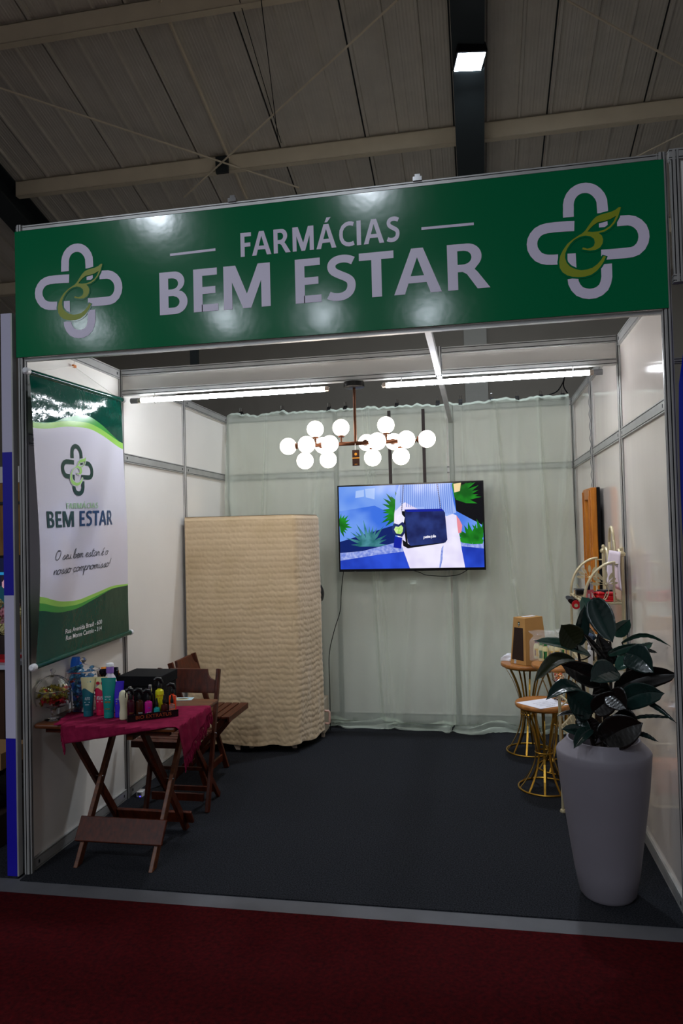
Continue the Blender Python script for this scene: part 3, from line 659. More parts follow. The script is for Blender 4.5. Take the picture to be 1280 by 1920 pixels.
MB().box(.968, .982, 2.41, 2.44, .98, 1.03).build('latch', BLACKP, cabinet(.78, 2.56, 'beige cabinet standing behind the cloth covered pair', 0, .36, .3, 1.05).children[0], world=False) if False else None
cs = thing('beige_case', 'beige case with a pinkish handle behind the cloth cover by the curtain', 'case', (.90, 2.52, 0))
MB().box(.80, .975, 2.42, 2.59, .03, .30).build('body', mat('case_beige', '#b9ad98', .5), cs, world=True, bevel=.006)
MB().tube([(.975, 2.43, .21), (1.008, 2.43, .21), (1.014, 2.43, .20), (1.014, 2.43, .12), (1.008, 2.43, .11), (.975, 2.43, .11)], .009, 8).build('handle', mat('handle_pink', '#d3ab9c', .5), cs, True, world=True)
for fx in (.82, .955): MB().box(fx-.012, fx+.012, 2.43, 2.46, 0, .032).build('foot', STEEL, cs, world=True)
# ---------------------------------------------------------------- hanging banner
bn = thing('hanging_banner', 'glossy green and white vinyl banner hanging on the left wall', 'banner', (.08, .45, 1.03))
TLb, TRb, BLb, BRb = Vector((.10, -.095, 2.452)), Vector((.045, .93, 2.50)), Vector((.13, -.12, 1.032)), Vector((.045, .985, 1.035))
def BS(u, v, k=0.0):
    u0 = u
    p = (TLb*(1-u)+TRb*u)*v+(BLb*(1-u)+BRb*u)*(1-v)
    b = math.sin(math.pi*v)
    p = p+Vector((0, .045*b*(1-u)**2.2*(.5+.9*(1-v)), 0))       # the near edge pulls inwards
    p = p+Vector((1, 0, 0))*(.030*b*math.sin(math.pi*u*.9)+.006*math.sin(v*7+u*5)*b+.006*math.sin(u*11+v*2)*b+.004*noise.noise(Vector((u*5, v*26, 0)))*max(0, (v-.8)/.2)*1.2+k)
    return tuple(p)
GB = mat('banner_green', '#004236', .10, spec=.28, bump=.25, bump_scale=14, bdist=.012); WBN = mat('banner_white', '#d9d6e4', .22, spec=.5, coat=.2)
G1 = mat('banner_lime', '#98cf5a', .25); G2 = mat('banner_mid_green', '#3d9a3c', .25); GD = mat('banner_print_dark', '#0e3a30', .3); GN = mat('banner_print_navy', '#123f6c', .3); INK = mat('ink_grey', '#3b3d44', .4)
tw = [(-0.049, 0.820), (0.106, 0.823), (0.309, 0.848), (0.537, 0.857), (0.724, 0.838), (0.986, 0.797)]
bw = [(-0.001, 0.232), (0.162, 0.198), (0.366, 0.186), (0.568, 0.201), (0.760, 0.215), (0.986, 0.208)]
def wave(L, u):
    L = [(q[0], q[1]) for q in L]
    if u <= L[0][0]: return L[0][1]
    for (a, b), (c, d) in zip(L, L[1:]):
        if u <= c: 
            t_ = (u-a)/(c-a); return b+(d-b)*(t_)
    return L[-1][1]
def sw(L, u): return sum(wave(L, min(max(u+k*.03, 0), 1)) for k in (-2, -1, 0, 1, 2))/5
bands = [(lambda u: 0.0, lambda u: sw(bw, u)-.004-.019*(1-u)-.022*max(0, 1-u*1.35), 0), 
         (None, lambda u: sw(bw, u)-.003-.016*(1-u), 3), (None, lambda u: sw(bw, u)+.003, 2), (None, lambda u: sw(tw, u)-.012, 1), (None, lambda u: sw(tw, u)+.006+.008*u, 2), (None, lambda u: sw(tw, u)+.010+.034*max(0, math.sin(math.pi*(u*.75+.25)))*(u > .2)*min(1, (u-.2)*3), 3), (None, lambda u: 1.0, 0)]
mb = MB(); NU = 40; prev = lambda u: 0.0
for i, (_, fn, mi) in enumerate(bands):
    n = (14, 2, 2, 40, 2, 2, 14)[i]; lo = prev; hi = fn
    mb.grid(lambda u, v, lo=lo, hi=hi: BS(u, lo(u)+(max(hi(u), lo(u)+.0005)-lo(u))*v), NU, n, mi); prev = (lambda u, lo=lo, hi=hi: max(hi(u), lo(u)+.0005))
mb.build('vinyl_sheet', [GB, WBN, G1, G2], bn, True, world=True)
def bf(a, b, k=0): return BS(a, b, .0022+.0004*k)
mb = MB()
c_ = (0.386, 0.677); l_ = (0.229, 0.673); r2 = (0.554, 0.685); tp_ = (0.385, 0.775); bt_ = (0.391, 0.577)
su = (r2[0]-l_[0])/2/1.0*.985; sv = (tp_[1]-bt_[1])/2*1.0
logo(mb, lambda a, b, k: bf(c_[0]+a*su*1.02, c_[1]+b*sv*1.05, k), 1, 0, 1, 2)
mb.build('emblem', [GD, mat('banner_emblem_lime', '#a3d873', .3), WBN], bn, world=True)
mb = MB()
caps_fit(mb, 'FARMÁCIAS', (0.270, 0.531), (0.574, 0.534), .021, bf, 0)
mb.build('small_lettering', mat('banner_pale_green', '#a9cfa8', .3), bn, world=True)
mb = MB()
caps_fit(mb, 'BEM', (0.070, 0.464), (0.339, 0.464), .058, bf, 0); caps_fit(mb, 'ESTAR', (0.393, 0.465), (0.759, 0.467), .058, bf, 1)
mb.build('large_lettering', [GD, GN], bn, world=True)
mb = MB()
text_fit(mb, 'Rua Avenida Brasil - 600', (0.243, 0.080), (0.636, 0.077), .0165, bf, 0, .006, space=.95); text_fit(mb, 'Rua Monte Castelo - 314', (0.251, 0.056), (0.634, 0.052), .0165, bf, 0, .006, space=.95)
mb.build('address_lettering', WHITEP, bn, world=True)
# handwriting as single strokes
HWL = {'O': ([[(.9, 2.1), (.5, 2.2), (.1, 1.4), (.1, .5), (.5, 0), (1.1, .5), (1.3, 1.5), (1.0, 2.1), (.6, 1.9)]], 1.5), 'o': ([[(.6, .9), (.3, 1), (.05, .6), (.1, .15), (.4, 0), (.7, .3), (.7, .8), (.5, 1), (.75, .85), (1, .9)]], .95),
 's': ([[(0, .1), (.5, 1), (.65, .5), (.5, .05), (.2, 0), (.6, .05), (1, .3)]], .85), 'e': ([[(0, .3), (.5, .6), (.6, .95), (.35, 1), (.15, .5), (.35, 0), (.8, .25)]], .75), 'u': ([[(0, 1), (.05, .3), (.3, 0), (.6, .5), (.7, 1), (.65, .3), (.8, 0), (1, .2)]], .95),
 'b': ([[(0, .2), (.4, 1.6), (.35, 2.3), (.15, 1.8), (.15, .3), (.4, 0), (.7, .4), (.5, .9), (.9, .8)]], .85), 'm': ([[(0, .9), (.1, 0), (.12, .5), (.35, 1), (.5, .8), (.5, 0), (.55, .6), (.8, 1), (.95, .7), (.95, .1), (1.2, .15)]], 1.2),
 't': ([[(.3, 1.9), (.2, .3), (.4, 0), (.7, .2)], [(0, 1.3), (.65, 1.4)]], .6), 'a': ([[(.7, .9), (.4, 1), (.1, .6), (.15, .1), (.4, 0), (.7, .5), (.75, 1), (.75, .2), (1, .1)]], .95), 'r': ([[(0, .2), (.2, 1.1), (.3, .85), (.6, .9), (.6, .2), (.8, .1)]], .75),
 'é': ([[(0, .3), (.5, .6), (.6, .95), (.35, 1), (.15, .5), (.35, 0), (.8, .25)], [(.4, 1.4), (.7, 1.9)]], .8), 'n': ([[(0, 1), (.1, 0), (.15, .6), (.45, 1), (.6, .7), (.6, .1), (.85, .15)]], .8), 'c': ([[(.6, .8), (.35, 1), (.1, .5), (.3, 0), (.8, .2)]], .75),
 'p': ([[(.1, 1.2), (.05, -1.2), (.15, .5), (.45, 1), (.7, .6), (.5, .1), (.2, .1), (.8, .1)]], .8), 'i': ([[(.1, 1), (.15, .2), (.4, .1)], [(.15, 1.4), (.2, 1.5)]], .4), '!': ([[(.4, 2.1), (.2, .7)], [(.1, .2), (.15, .1)]], .4), ' ': ([], .55)}
mb = MB()
def hand(t, p0, p1, xh):
    tot = sum(HWL[c][1] for c in t); x = 0
    for c in t:
        for st in HWL[c][0]:
            pts = [(x+a+.25*b, b) for a, b in [tuple(q[:2]) for q in cr([(a, b, 0) for a, b in st], 4)]]
            P = [(p0[0]+(p1[0]-p0[0])*a/tot, p0[1]+(p1[1]-p0[1])*a/tot+b*xh) for a, b in pts]
            P3 = [(a, b*1.4) for a, b in P]
            v, f = ribbon(P3, .0042); mb.add([bf(a, b/1.4) for a, b in v], f)
        x += HWL[c][1]
hand('O seu bem estar é o', (0.128, 0.348), (0.695, 0.348), .0155); hand('nosso compromisso!', (0.111, 0.298), (0.722, 0.299), .0155)
mb.build('script_lettering', INK, bn, world=True)['kind'] = 'stuff'
def rodb(a, b, nm):
    a, b = Vector(a), Vector(b); d = (b-a).normalized()
    MB().tube([a-d*.01, b+d*.02], .014, 12).build(nm, GB, bn, True, world=True)
    for q, s_ in ((a, -1), (b, 1)): MB().tube([q+d*s_*.01, q+d*s_*.035, q+d*s_*.042], [.017, .017, .010], 12).build('end_cap', WHITEP, bn, True, world=True)
rodb(TLb, TRb, 'top_rod'); rodb(BLb, BRb, 'bottom_rod')
hk = Vector((0.020, 0.440, 2.602))
MB().tube([TLb, hk], .0022, 6).tube([TRb+Vector((0, -.02, 0)), hk], .0022, 6).build('cord', mat('cord_white', '#e5e2da', .7), bn, world=True)
MB().box(hk.x-.006, hk.x+.006, hk.y-.014, hk.y+.014, hk.z-.006, hk.z+.008).build('hook', mat('hook_orange', '#c06a1c', .5), bn, world=True)
MB().tube([hk, hk+Vector((0, 0, .12))], .0015, 6).build('wire', CHROME, bn, world=True)
# ---------------------------------------------------------------- folding table by the left wall
TZ = .72
t = thing('folding_table', 'dark wooden folding table with crossed legs against the left wall', 'table', (.4, .32, 0))
MB().box(.02, .765, .02, .62, TZ-.024, TZ).build('tabletop', WOODX, t, world=True, bevel=.009)
MB().box(.06, .72, .06, .085, TZ-.05, TZ-.024).build('batten', WOODD, t, world=True)
MB().box(.06, .72, .55, .575, TZ-.05, TZ-.024).build('batten', WOODD, t, world=True)
MB().box(.50, .53, .055, .60, TZ-.075, TZ-.05).build('batten', WOODX, t, world=True)
for x, a, b in ((.20, (.10, 0), (.56, TZ-.05)), (.60, (.10, 0), (.56, TZ-.05)), (.168, (.62, 0), (.10, TZ-.05)), (.568, (.60, 0), (.10, TZ-.05))):
    A = Vector((x, a[0], .0)); B = Vector((x, b[0], b[1])); d = (B-A).normalized()
    mb = MB(); hw_ = .021/abs(d.z)
    mb.add([(x+sx*.011, p.y+sy*hw_, p.z) for p in (A, B) for sx, sy in ((-1, -1), (1, -1), (1, 1), (-1, 1))], [(3, 2, 1, 0), (4, 5, 6, 7), (0, 1, 5, 4), (1, 2, 6, 5), (2, 3, 7, 6), (3, 0, 4, 7)])
    mb.build('leg', WOODX if x in (.6, .2) else WOODD, t, world=True, bevel=.003)
def slopeboard(x0, x1, y0, z0, y1, z1, th=.018):
    return MB().bar(((x0+x1)/2, y0, z0), ((x0+x1)/2, y1, z1), x1-x0, th, up=(0, -1, .5))
slopeboard(.165, .635, .135, .105, .205, .205).build('foot_board', WOODD, t, world=True, bevel=.004)
slopeboard(.15, .62, .585, .045, .545, .115).build('foot_board', WOODD, t, world=True, bevel=.004)
for x in (.186, .586): MB().tube([(x-.03, .335, .368), (x+.03, .335, .368)], .005, 8).build('bolt', CHROME, t, True, world=True)
# crimson runner with fringe
CR = mat('crimson_cloth', '#861c3f', .9, color2='#6c1230', noise_scale=30, bump=.3, bump_scale=250, spec=.1, sheen=.0, bdist=.003)
rn = thing('table_runner', 'crimson cloth runner with knotted fringe lying across the wooden table', 'cloth', (.45, .2, TZ))
QA, QB, QC, QD = Vector((.20, -.075)), Vector((.935, .055)), Vector((.80, .455)), Vector((.10, .33))
def drape(x, y):
    z = TZ+.0025+.0012*noise.noise(Vector((x*14, y*14, 0)))
    if x > .768:
        e = x-.768; k = .004*math.sin(y*60)+.006
        if y < .02: e2 = .02-y; return (.770+k+e*.12, .016-e2*.3, z-e-e2*.7)
        return (.770+k+e*.12, y, z-e*.97)
    if y < .017:
        e = .017-y; return (x, .013-.006-e*.1-.003*math.sin(x*50), z-e*.97)
    return (x, y, z)
mb = MB()
def rq(u, v): p = (QA*(1-u)+QB*u)*(1-v)+(QD*(1-u)+QC*u)*v; return drape(p.x, p.y)
mb.grid(rq, 70, 36)
ob = mb.build('cloth', CR, rn, True, world=True); so = ob.modifiers.new('thick', 'SOLIDIFY'); so.thickness = .002; so.offset = 1
mb = MB(); rnd = random.Random(5)
for edge in (0, 1):
    n = 46
    for i in range(n):
        v = (i+.5)/n; p = Vector(rq(edge, v)); q = (p.z < TZ-.004)
        out = Vector((-1, -.25, 0)) if edge == 0 else Vector((.35, -.08, 0))
        L = rnd.uniform(.045, .065); pts = [p]
        hangs = q or (edge == 1)
        for k in range(1, 5):
            s_ = k/4
            if hangs: pts.append(p+Vector((.006*math.sin(s_*2), rnd.uniform(-.004, .004), 0))+out*.006*s_+Vector((0, 0, -L*s_)))
            else:
                # fringe falls over the left part of the front edge or lies on the top
                r = p+Vector((-.62, -.38, 0))*L*s_+Vector((rnd.uniform(-.003, .003), rnd.uniform(-.003, .003), 0)); pts.append((max(r.x, .03), r.y, TZ+.004))
        mb.tube(pts, [.0032, .0022, .0036, .003, .0022], 5)
fr = mb.build('fringe', CR, rn, True, world=True); fr['kind'] = 'stuff'
TT = TZ+.0055
# flyer
fy = tag(MB().box(-.055, .055, -.035, .035, 0, .0008).build('flyer', mat('flyer_blue', '#b7d5dd', .4)), 'pale blue flyer with a yellow vehicle lying behind the runner', 'paper')
fy.location = (.563, .60, TZ+.0003); fy.rotation_euler = (0, 0, R_(8))
v, f = fill2d([[(-.045, -.012), (-.03, .012), (0, .02), (.02, .01), (.03, -.012), (0, -.022)]]); MB().add([(a, b, .0012) for a, b in v], f).build('printed_vehicle', mat('flyer_yellow', '#c8b52a', .4), fy)
MB().box(-.03, .02, -.006, .004, .0012, .0015).box(-.02, .03, .006, .012, .0012, .0015).build('print', mat('flyer_dark', '#39406a', .4), fy)
# black box
bb = thing('black_box', 'black lidded box standing behind the bottles on the wooden table', 'box', (.43, .435, TZ))
MB().box(.315, .55, .335, .54, TZ+.001, TZ+.145).build('body', BLACKM, bb, world=True, bevel=.003)
MB().box(.309, .556, .329, .546, TZ+.125, TZ+.18).build('lid', BLACKM, bb, world=True, bevel=.004)
# glass sweet jars
def wrapped(mb, c, r, rnd, n_m):
    ax = Vector((rnd.uniform(-1, 1), rnd.uniform(-1, 1), rnd.uniform(-.5, .5))).normalized(); c = Vector(c); u = ax.orthogonal().normalized(); w_ = ax.cross(u)
    mi = rnd.randrange(n_m); vs = []; ks = [(-1.9, .55), (-1.1, .18), (-.7, .8), (0, 1), (.7, .8), (1.1, .18), (1.9, .55)]
    for t_, rr in ks:
        for j in range(6):
            a = j*math.pi/3; jj = r*rr*rnd.uniform(.75, 1.2); vs.append(c+ax*t_*r+u*math.cos(a)*jj+w_*math.sin(a)*jj)
    fs = [(i*6+j, i*6+(j+1) % 6, (i+1)*6+(j+1) % 6, (i+1)*6+j) for i in range(6) for j in range(6)]
    mb.add(vs, fs, mi)
def jar(name, lab, loc, outer, wall, foot, fillmats, zlo, zhi, rfill, seed, n=60):
    t = thing(name, lab, 'jar', loc, 'glass sweet jars')
    inner = [(max(r-wall, .001), z+ (wall if i == 0 else 0)) for i, (r, z) in enumerate(outer)]
    prof = ([(0, 0)] if foot else []) + (foot or []) + outer + inner[::-1] + [(0, inner[0][1])]
    MB().lathe(prof, n=32, close=False).build('glass_bowl', GLASS, t, True)
    rnd = random.Random(seed)
    for k in range(n):
        z = zlo+(zhi-zlo)*(k/n)**.8; R = rfill(z)-.018; a = rnd.uniform(0, 6.28); q = math.sqrt(rnd.uniform(0.05, 1))*R
        mb = MB(); wrapped(mb, (q*math.cos(a), q*math.sin(a), z), .0105, rnd, 1)
        o = mb.build('wrapped_sweet', fillmats[0 if z > zlo+(zhi-zlo)*.35 and rnd.random() < .85 else 1 % len(fillmats)] if rnd.random() < .8 else rnd.choice(fillmats), t)
    return t
FG = mat('foil_gold', '#a89a22', .25, .8); FB = mat('foil_black', '#1c1a12', .25, .6); FRD = mat('foil_red', '#b01022', .35, .3); FBL = mat('foil_blue', '#4f9fd0', .25, .5); FTL = mat('foil_teal', '#2f6f86', .3, .5); FPK = mat('foil_pink', '#c03a66', .3, .3)
j1 = jar('sweet_jar', 'low footed glass jar of gold and red wrapped sweets with ribbed lid', (.068, .115, TZ+.001),
    [(.03, .062), (.06, .066), (.082, .078), (.088, .10), (.088, .138), (.086, .150)], .003, [(.043, .0), (.043, .004), (.015, .012), (.009, .03), (.012, .045), (.022, .058)],
    [FG, FRD, FB], .078, .158, lambda z: .084 if z > .085 else .07, 3, 80)
mb = MB(); n = 48
pr = [(.089, .150), (.089, .156), (.080, .178), (.060, .200), (.035, .216), (.010, .224)]
vs = [((r+(.0035*math.cos(12*2*math.pi*j/n) if 0 < i < 5 else 0))*math.cos(2*math.pi*j/n), (r+(.0035*math.cos(12*2*math.pi*j/n) if 0 < i < 5 else 0))*math.sin(2*math.pi*j/n), z) for i, (r, z) in enumerate(pr) for j in range(n)]
mb.add(vs, [(i*n+j, i*n+(j+1) % n, (i+1)*n+(j+1) % n, (i+1)*n+j) for i in range(5) for j in range(n)])
lid = mb.build('glass_lid', GLASS, j1, True); so = lid.modifiers.new('thick', 'SOLIDIFY'); so.thickness = .0022
MB().lathe([(.004, .222), (.006, .230), (.013, .238), (.014, .246), (.009, .253), (0, .256)], n=20).build('knob', GLASS, j1, True)
j2 = jar('sweet_jar', 'tall glass jar of blue and pink wrapped sweets behind the low jar', (.137, .287, TZ+.001),
    [(.045, .004), (.062, .010), (.066, .06), (.072, .12), (.088, .16), (.092, .175), (.084, .196), (.080, .215)], .003, None,
    [FBL, FTL, FPK, FRD], .02, .20, lambda z: .066 if z < .12 else .080, 8, 110)
MB().lathe([(.086, .213), (.087, .219), (.06, .234), (.02, .246), (.008, .249), (.006, .256), (.015, .263), (.017, .272), (.011, .281), (0, .284), (0, .278)], n=32, close=False).build('glass_lid', GLASS, j2, True)
# blue and red bag behind the jars
BLU = mat('bag_blue', '#0f5fc4', .35, bump=.2, bump_scale=20); BRD = mat('bag_red', '#a01220', .4)
bg = thing('sweet_bag', 'rounded blue and red sweet packet standing behind the glass jars', 'packet', (.052, .345, TZ))
mb = MB()
def bagf(u, v):
    a = u*2*math.pi; h = v*.27; rr = (1-abs(2*v-1)**5*.35); return (.045+.034*rr*math.copysign(abs(math.cos(a))**.7, math.cos(a)), .372+.020*rr*math.sin(a), TZ+.001+h)
mb.grid(bagf, 28, 22); mb.m = [1 if 11 < (i//28) < 17 else 0 for i in range(len(mb.f))]
mb.add([bagf(i/28, 1) for i in range(28)], [tuple(range(28))], 0)
mb.build('packet_body', [BLU, BRD], bg, True, world=True)
# black pot of orange sachets
pt = thing('sachet_pot', 'black pot of orange and dark sachets behind the lilac capped bottle', 'pot', (.215, .435, TZ))
MB().lathe([(.035, .001), (.040, .10), (.052, .165), (.05, .165), (.036, .10), (0, .09)], (.215, .435, TZ), 24, close=False).build('bowl', BLACKP, pt, True, world=True)
OR = mat('sachet_orange', '#d07a14', .35); DK = mat('sachet_dark', '#12101f', .3)
rnd = random.Random(9)
for k in range(12):
    m = Matrix.Rotation(rnd.uniform(0, 6.28), 4, 'Z') @ Matrix.Rotation(rnd.uniform(-.9, .9), 4, 'X'); c = Vector((.215+rnd.uniform(-.03, .03), .435+rnd.uniform(-.03, .03), TZ+.165+rnd.uniform(0, .022)))
    mb = MB(); mb.grid(lambda u, v: tuple(m @ Vector(((u-.5)*.06, .003*math.sin(u*9+v*4), (v-.5)*.05))+c), 5, 4); o = mb.build('sachet', OR if k % 3 == 0 else DK, pt, world=True); so = o.modifiers.new('t', 'SOLIDIFY'); so.thickness = .003
# squeeze tubes standing on their caps
def stube(name, lab, x, y, w, h, m_body, m_top, rz, extras=()):
    t = thing(name, lab, 'tube', (x, y, TT), 'squeeze tubes in a row', rz)
    mb = MB()
    def f(u, v):
        a = u*2*math.pi; q = v; ww = w*.33+(w*.5-w*.33)*q; dd = w*.30*(1-q**1.6)+.0015; return (ww*math.cos(a), dd*math.sin(a), .028+q*(h-.028))
    mb.grid(f, 48, 60)
    if m_top: mb.m = [1 if (i//48) > 36 + (4.5*math.sin((i % 48)*.25)) else 0 for i in range(len(mb.f))]
    mb.add([f(i/48, 1) for i in range(48)], [tuple(range(48))], 1 if m_top else 0)
    mb.build('tube_body', [m_body, m_top] if m_top else m_body, t, True)
    MB().box(-w*.5, w*.5, -.0016, .0016, h-.008, h+.002).build('crimp', m_top or m_body, t)
    MB().lathe([(w*.30, 0), (w*.335, .002), (w*.335, .027), (w*.32, .030), (0, .030)], n=24).build('cap', m_body, t, True)
    mb = MB(); k = 0
    for (txt, x0, x1, z, hh) in extras:
        def fn(a, b):
            u_ = (b-.028)/(h-.028); return (a, -(w*.30*(1-max(0, min(1, u_))**1.6)+.0015)*math.sqrt(max(.05, 1-(a/(w*.45))**2))-.0012, b)
        if txt == '#': mb.add([fn(x0, z), fn(x1, z), fn(x1, z+hh), fn(x0, z+hh)], [(0, 1, 2, 3)])
        else: text_fit(mb, txt, (x0, z), (x1, z), hh, fn, 0, .01)
    return t, mb, fn if extras else None
LW = mat('label_white', '#c6d2d6', .4); LG = mat('label_gold', '#8a5f2a', .4)
t, mb, fn = stube('squeeze_tube', 'teal squeeze tube with a cream top, leftmost of the four tubes', .226, .178, .072, .195, mat('tube_teal_dark', '#0c5a68', .3), mat('tube_cream', '#d8cf9c', .35), R_(14), [('AUTO', -.012, .014, .085, .014), ('#', -.014, .014, .072, .003), ('#', -.01, .01, .060, .003)])
mb.build('lettering', LW, t)
mb = MB(); [mb.add([(a+.004*math.cos(k), -.006, b+.004*math.sin(k)) for k in (0, 1.57, 3.14, 4.71)], [(0, 1, 2, 3)]) for a, b in ((-.01, .165), (0, .172), (.01, .163), (.014, .175), (-.002, .158))]; mb.build('printed_motif', mat('print_blue', '#3f9fb0', .4), t)
t, mb, fn = stube('squeeze_tube', 'red squeeze tube with dragon fruit on its cream top', .282, .205, .070, .192, mat('tube_red', '#b51240', .3), mat('tube_cream', '#d8cf9c', .35), R_(12), [('PITAYA', -.016, .018, .080, .018), ('#', -.014, .014, .070, .003)])
mb.build('lettering', LW, t)
mb = MB(); [mb.add([(a+r_*math.cos(k*.7), -.0085, b+r_*math.sin(k*.7)) for k in range(9)], [tuple(range(9))], mi) for a, b, r_, mi in ((-.012, .163, .010, 0), (.012, .163, .010, 0), (-.014, .150, .009, 1), (.013, .150, .009, 1), (0, .140, .006, 2))]; mb.build('printed_fruit', [mat('fruit_red', '#b01230', .4), mat('fruit_grey', '#9a95a0', .4), mat('fruit_leaf', '#2c6a3a', .4)], t)
t, mb, fn = stube('squeeze_tube', 'plain teal green squeeze tube, third of the four tubes', .352, .158, .075, .198, mat('tube_teal', '#078078', .3), None, R_(10), [('NUTRIÇÃO', -.015, .015, .104, .007), ('#', -.014, .014, .094, .003)])
mb.build('lettering', LW, t)
MB().box(-.014, .014, -.0205, -.0195, .078, .085).box(-.012, .012, -.0235, -.0225, .046, .050).build('gold_band', LG, t)
t, mb, fn = stube('squeeze_tube', 'violet blue squeeze tube, smallest and nearest the bottles', .398, .172, .056, .178, mat('tube_violet', '#3a22b8', .3), None, R_(20), [('MATIZANTE', -.012, .012, .090, .006), ('#', -.012, .012, .082, .002)])
mb.build('lettering', LW, t)
MB().box(-.011, .011, -.0155, -.0145, .068, .074).build('gold_band', LG, t)
# bottles
def bottle(name, lab, x, y, r, hb, mb_, cap, mcap, rz=0, sq=1.0, z=TT, grp='hair product bottles on the wooden table', prof=None, content=None, htot=None, neck=None, base_obj=None):
    t = thing(name, lab, 'bottle', (x, y, z), grp, rz)
    P = prof or [(r*.92, 0), (r, .004), (r, hb*.86), (r*.9, hb*.95), (r*.45, hb), (r*.42, hb+.006)]
    MB().lathe([(a, b) for a, b in P], n=24, sy=sq).build('bottle_body', mb_, t, True)
    zt = P[-1][1]; rn_ = P[-1][0]
    if content: MB().lathe([(r*.85, .004), (r*.86, hb*.55), (0, hb*.55)], n=20, sy=sq).build('liquid', content, t, True)
    if cap == 'pump':
        MB().lathe([(rn_*1.25, zt), (rn_*1.25, zt+.014), (rn_*.6, zt+.018), (.004, zt+.02), (.004, zt+.030)], n=20).build('collar', mcap, t, True)
        MB().box(-.006, .006, -.022, .008, zt+.028, zt+.036).build('pump_head', mcap, t, bevel=.003)
    elif cap == 'trigger':
        MB().lathe([(rn_*1.3, zt), (rn_*1.3, zt+.016), (rn_*.8, zt+.024), (rn_*.7, zt+.030)], n=20).build('collar', mcap, t, True)
        MB().tube([(.012, 0, zt+.024), (.004, 0, zt+.044), (-.012, 0, zt+.048), (-.028, 0, zt+.043)], [.010, .011, .009, .006], 10).build('trigger_head', mcap, t, True)
        MB().tube([(-.020, 0, zt+.040), (-.026, 0, zt+.025), (-.024, 0, zt+.008)], [.004, .003, .002], 8).build('trigger', mcap, t, True)
    elif cap == 'dropper':
        MB().lathe([(rn_*1.3, zt), (rn_*1.35, zt+.014), (rn_*1.0, zt+.020), (rn_*.7, zt+.032), (rn_*.5, zt+.040), (0, zt+.041)], n=20).build('cap', mcap, t, True)
    elif cap == 'flat':
        MB().lathe([(rn_*1.2, zt), (rn_*1.2, zt+.03), (rn_*1.1, zt+.034), (0, zt+.034)], n=24).build('cap', mcap, t, True)
    return t
def lab_(t, r, z0, z1, m, a0=-60, a1=60, name='label', sq=1.0, off=.0006):
    mb = MB(); mb.grid(lambda u, v: ((r+off)*math.cos(R_(a0+(a1-a0)*u-90)), (r*sq+off)*math.sin(R_(a0+(a1-a0)*u-90)), z0+(z1-z0)*v), 10, 1); return mb.build(name, m, t, True)
def txt_(t, s_, r, z, wd, h, m, name='lettering'):
    mb = MB(); text_fit(mb, s_, (-wd/2, z), (wd/2, z), h, lambda a, b: (r*math.sin(a/r), -(r+.0012)*math.cos(a/r), b), 0, .01); return mb.build(name, m, t)
# black stand with lettering
ST = (.597, .146); SA = R_(34.6)
st = thing('display_stand', 'low black display tray lettered BIO EXTRATUS in front of the bottles', 'display stand', (ST[0], ST[1], TT), rz=SA)
MB().box(-.125, .125, -.003, .0, 0, .034).build('front_panel', BLACKP, st, bevel=.0006)
MB().box(-.125, .125, .0, .115, 0, .003).build('base', BLACKP, st)
MB().box(-.125, .125, .112, .115, .003, .05).build('back_panel', BLACKP, st)
mb = MB(); mb2 = text_fit(mb, 'BIO EXTRATUS', (-.085, .010), (.090, .010), .0165, lambda a, b: (a, -.0036, b), 0, .008); mb.build('lettering', mat('letter_copper', '#a5542c', .35, .5), st)
ca, sa = math.cos(SA), math.sin(SA)
def tray(u, v): return ST[0]+u*ca-v*sa, ST[1]+u*sa+v*ca
ZT = TT+.003
MAR = mat('bottle_maroon', '#3a0b1c', .2); BRN = mat('bottle_brown', '#3b1c0e', .2); MGT = mat('bottle_magenta', '#b0127c', .25); TEA = mat('bottle_teal', '#0f8a86', .3); DRD = mat('bottle_dark_red', '#3d0a08', .2)
YEL = mat('bottle_yellow', '#d8d31c', .3); ORG = mat('bottle_orange', '#e2461a', .3); CRM = mat('bottle_cream', '#cfc8a8', .35); PRL = mat('bottle_pearl', '#cfc6d4', .25, sheen=.2); LIL = mat('cap_lilac', '#8d66b8', .35)
x, y = tray(-.103, .028); t = bottle('spray_bottle', 'dark maroon spray bottle with black trigger at the left end of the tray', x, y, .0195, .098, MAR, 'trigger', BLACKP, SA, z=ZT); txt_(t, 'SPRAY', .0195, .035, .022, .006, LG)
x, y = tray(-.060, .030); t = bottle('spray_bottle', 'dark brown spray bottle with black trigger, second in the tray', x, y, .0190, .092, BRN, 'trigger', BLACKP, SA, z=ZT); txt_(t, 'TUTANO', .019, .030, .022, .006, LW); lab_(t, .019, .020, .026, mat('label_red', '#a02a12', .4), -25, 25)
x, y = tray(-.018, .030); t = bottle('spray_bottle', 'magenta spray bottle with black trigger in the middle of the tray', x, y, .0195, .083, MGT, 'trigger', BLACKP, SA+R_(180), z=ZT); t.rotation_euler = (0, 0, SA); txt_(t, '+LISO', .0195, .024, .022, .009, LW); lab_(t, .0195, .052, .055, mat('label_blue', '#2a3fd0', .4), -12, 12)
x, y = tray(.022, .022); t = bottle('small_bottle', 'small teal bottle with black pump in front of the yellow bottle', x, y, .0155, .048, TEA, 'dropper', BLACKP, SA, z=ZT); txt_(t, 'SERUM', .0155, .010, .016, .004, LW)
x, y = tray(.060, .026); t = bottle('small_bottle', 'small dark red bottle with black cap between teal and clear ones', x, y, .0165, .060, DRD, 'dropper', BLACKP, SA, z=ZT); txt_(t, 'ELIXIR', .0165, .012, .016, .004, LW)
x, y = tray(.098, .024); t = bottle('small_bottle', 'small clear bottle of orange oil at the right end of the tray', x, y, .0150, .056, mat('thin_glass', '#f3e5df', .05, trans=.9), 'dropper', BLACKP, SA, z=ZT, content=mat('orange_oil', '#e0601c', .3))
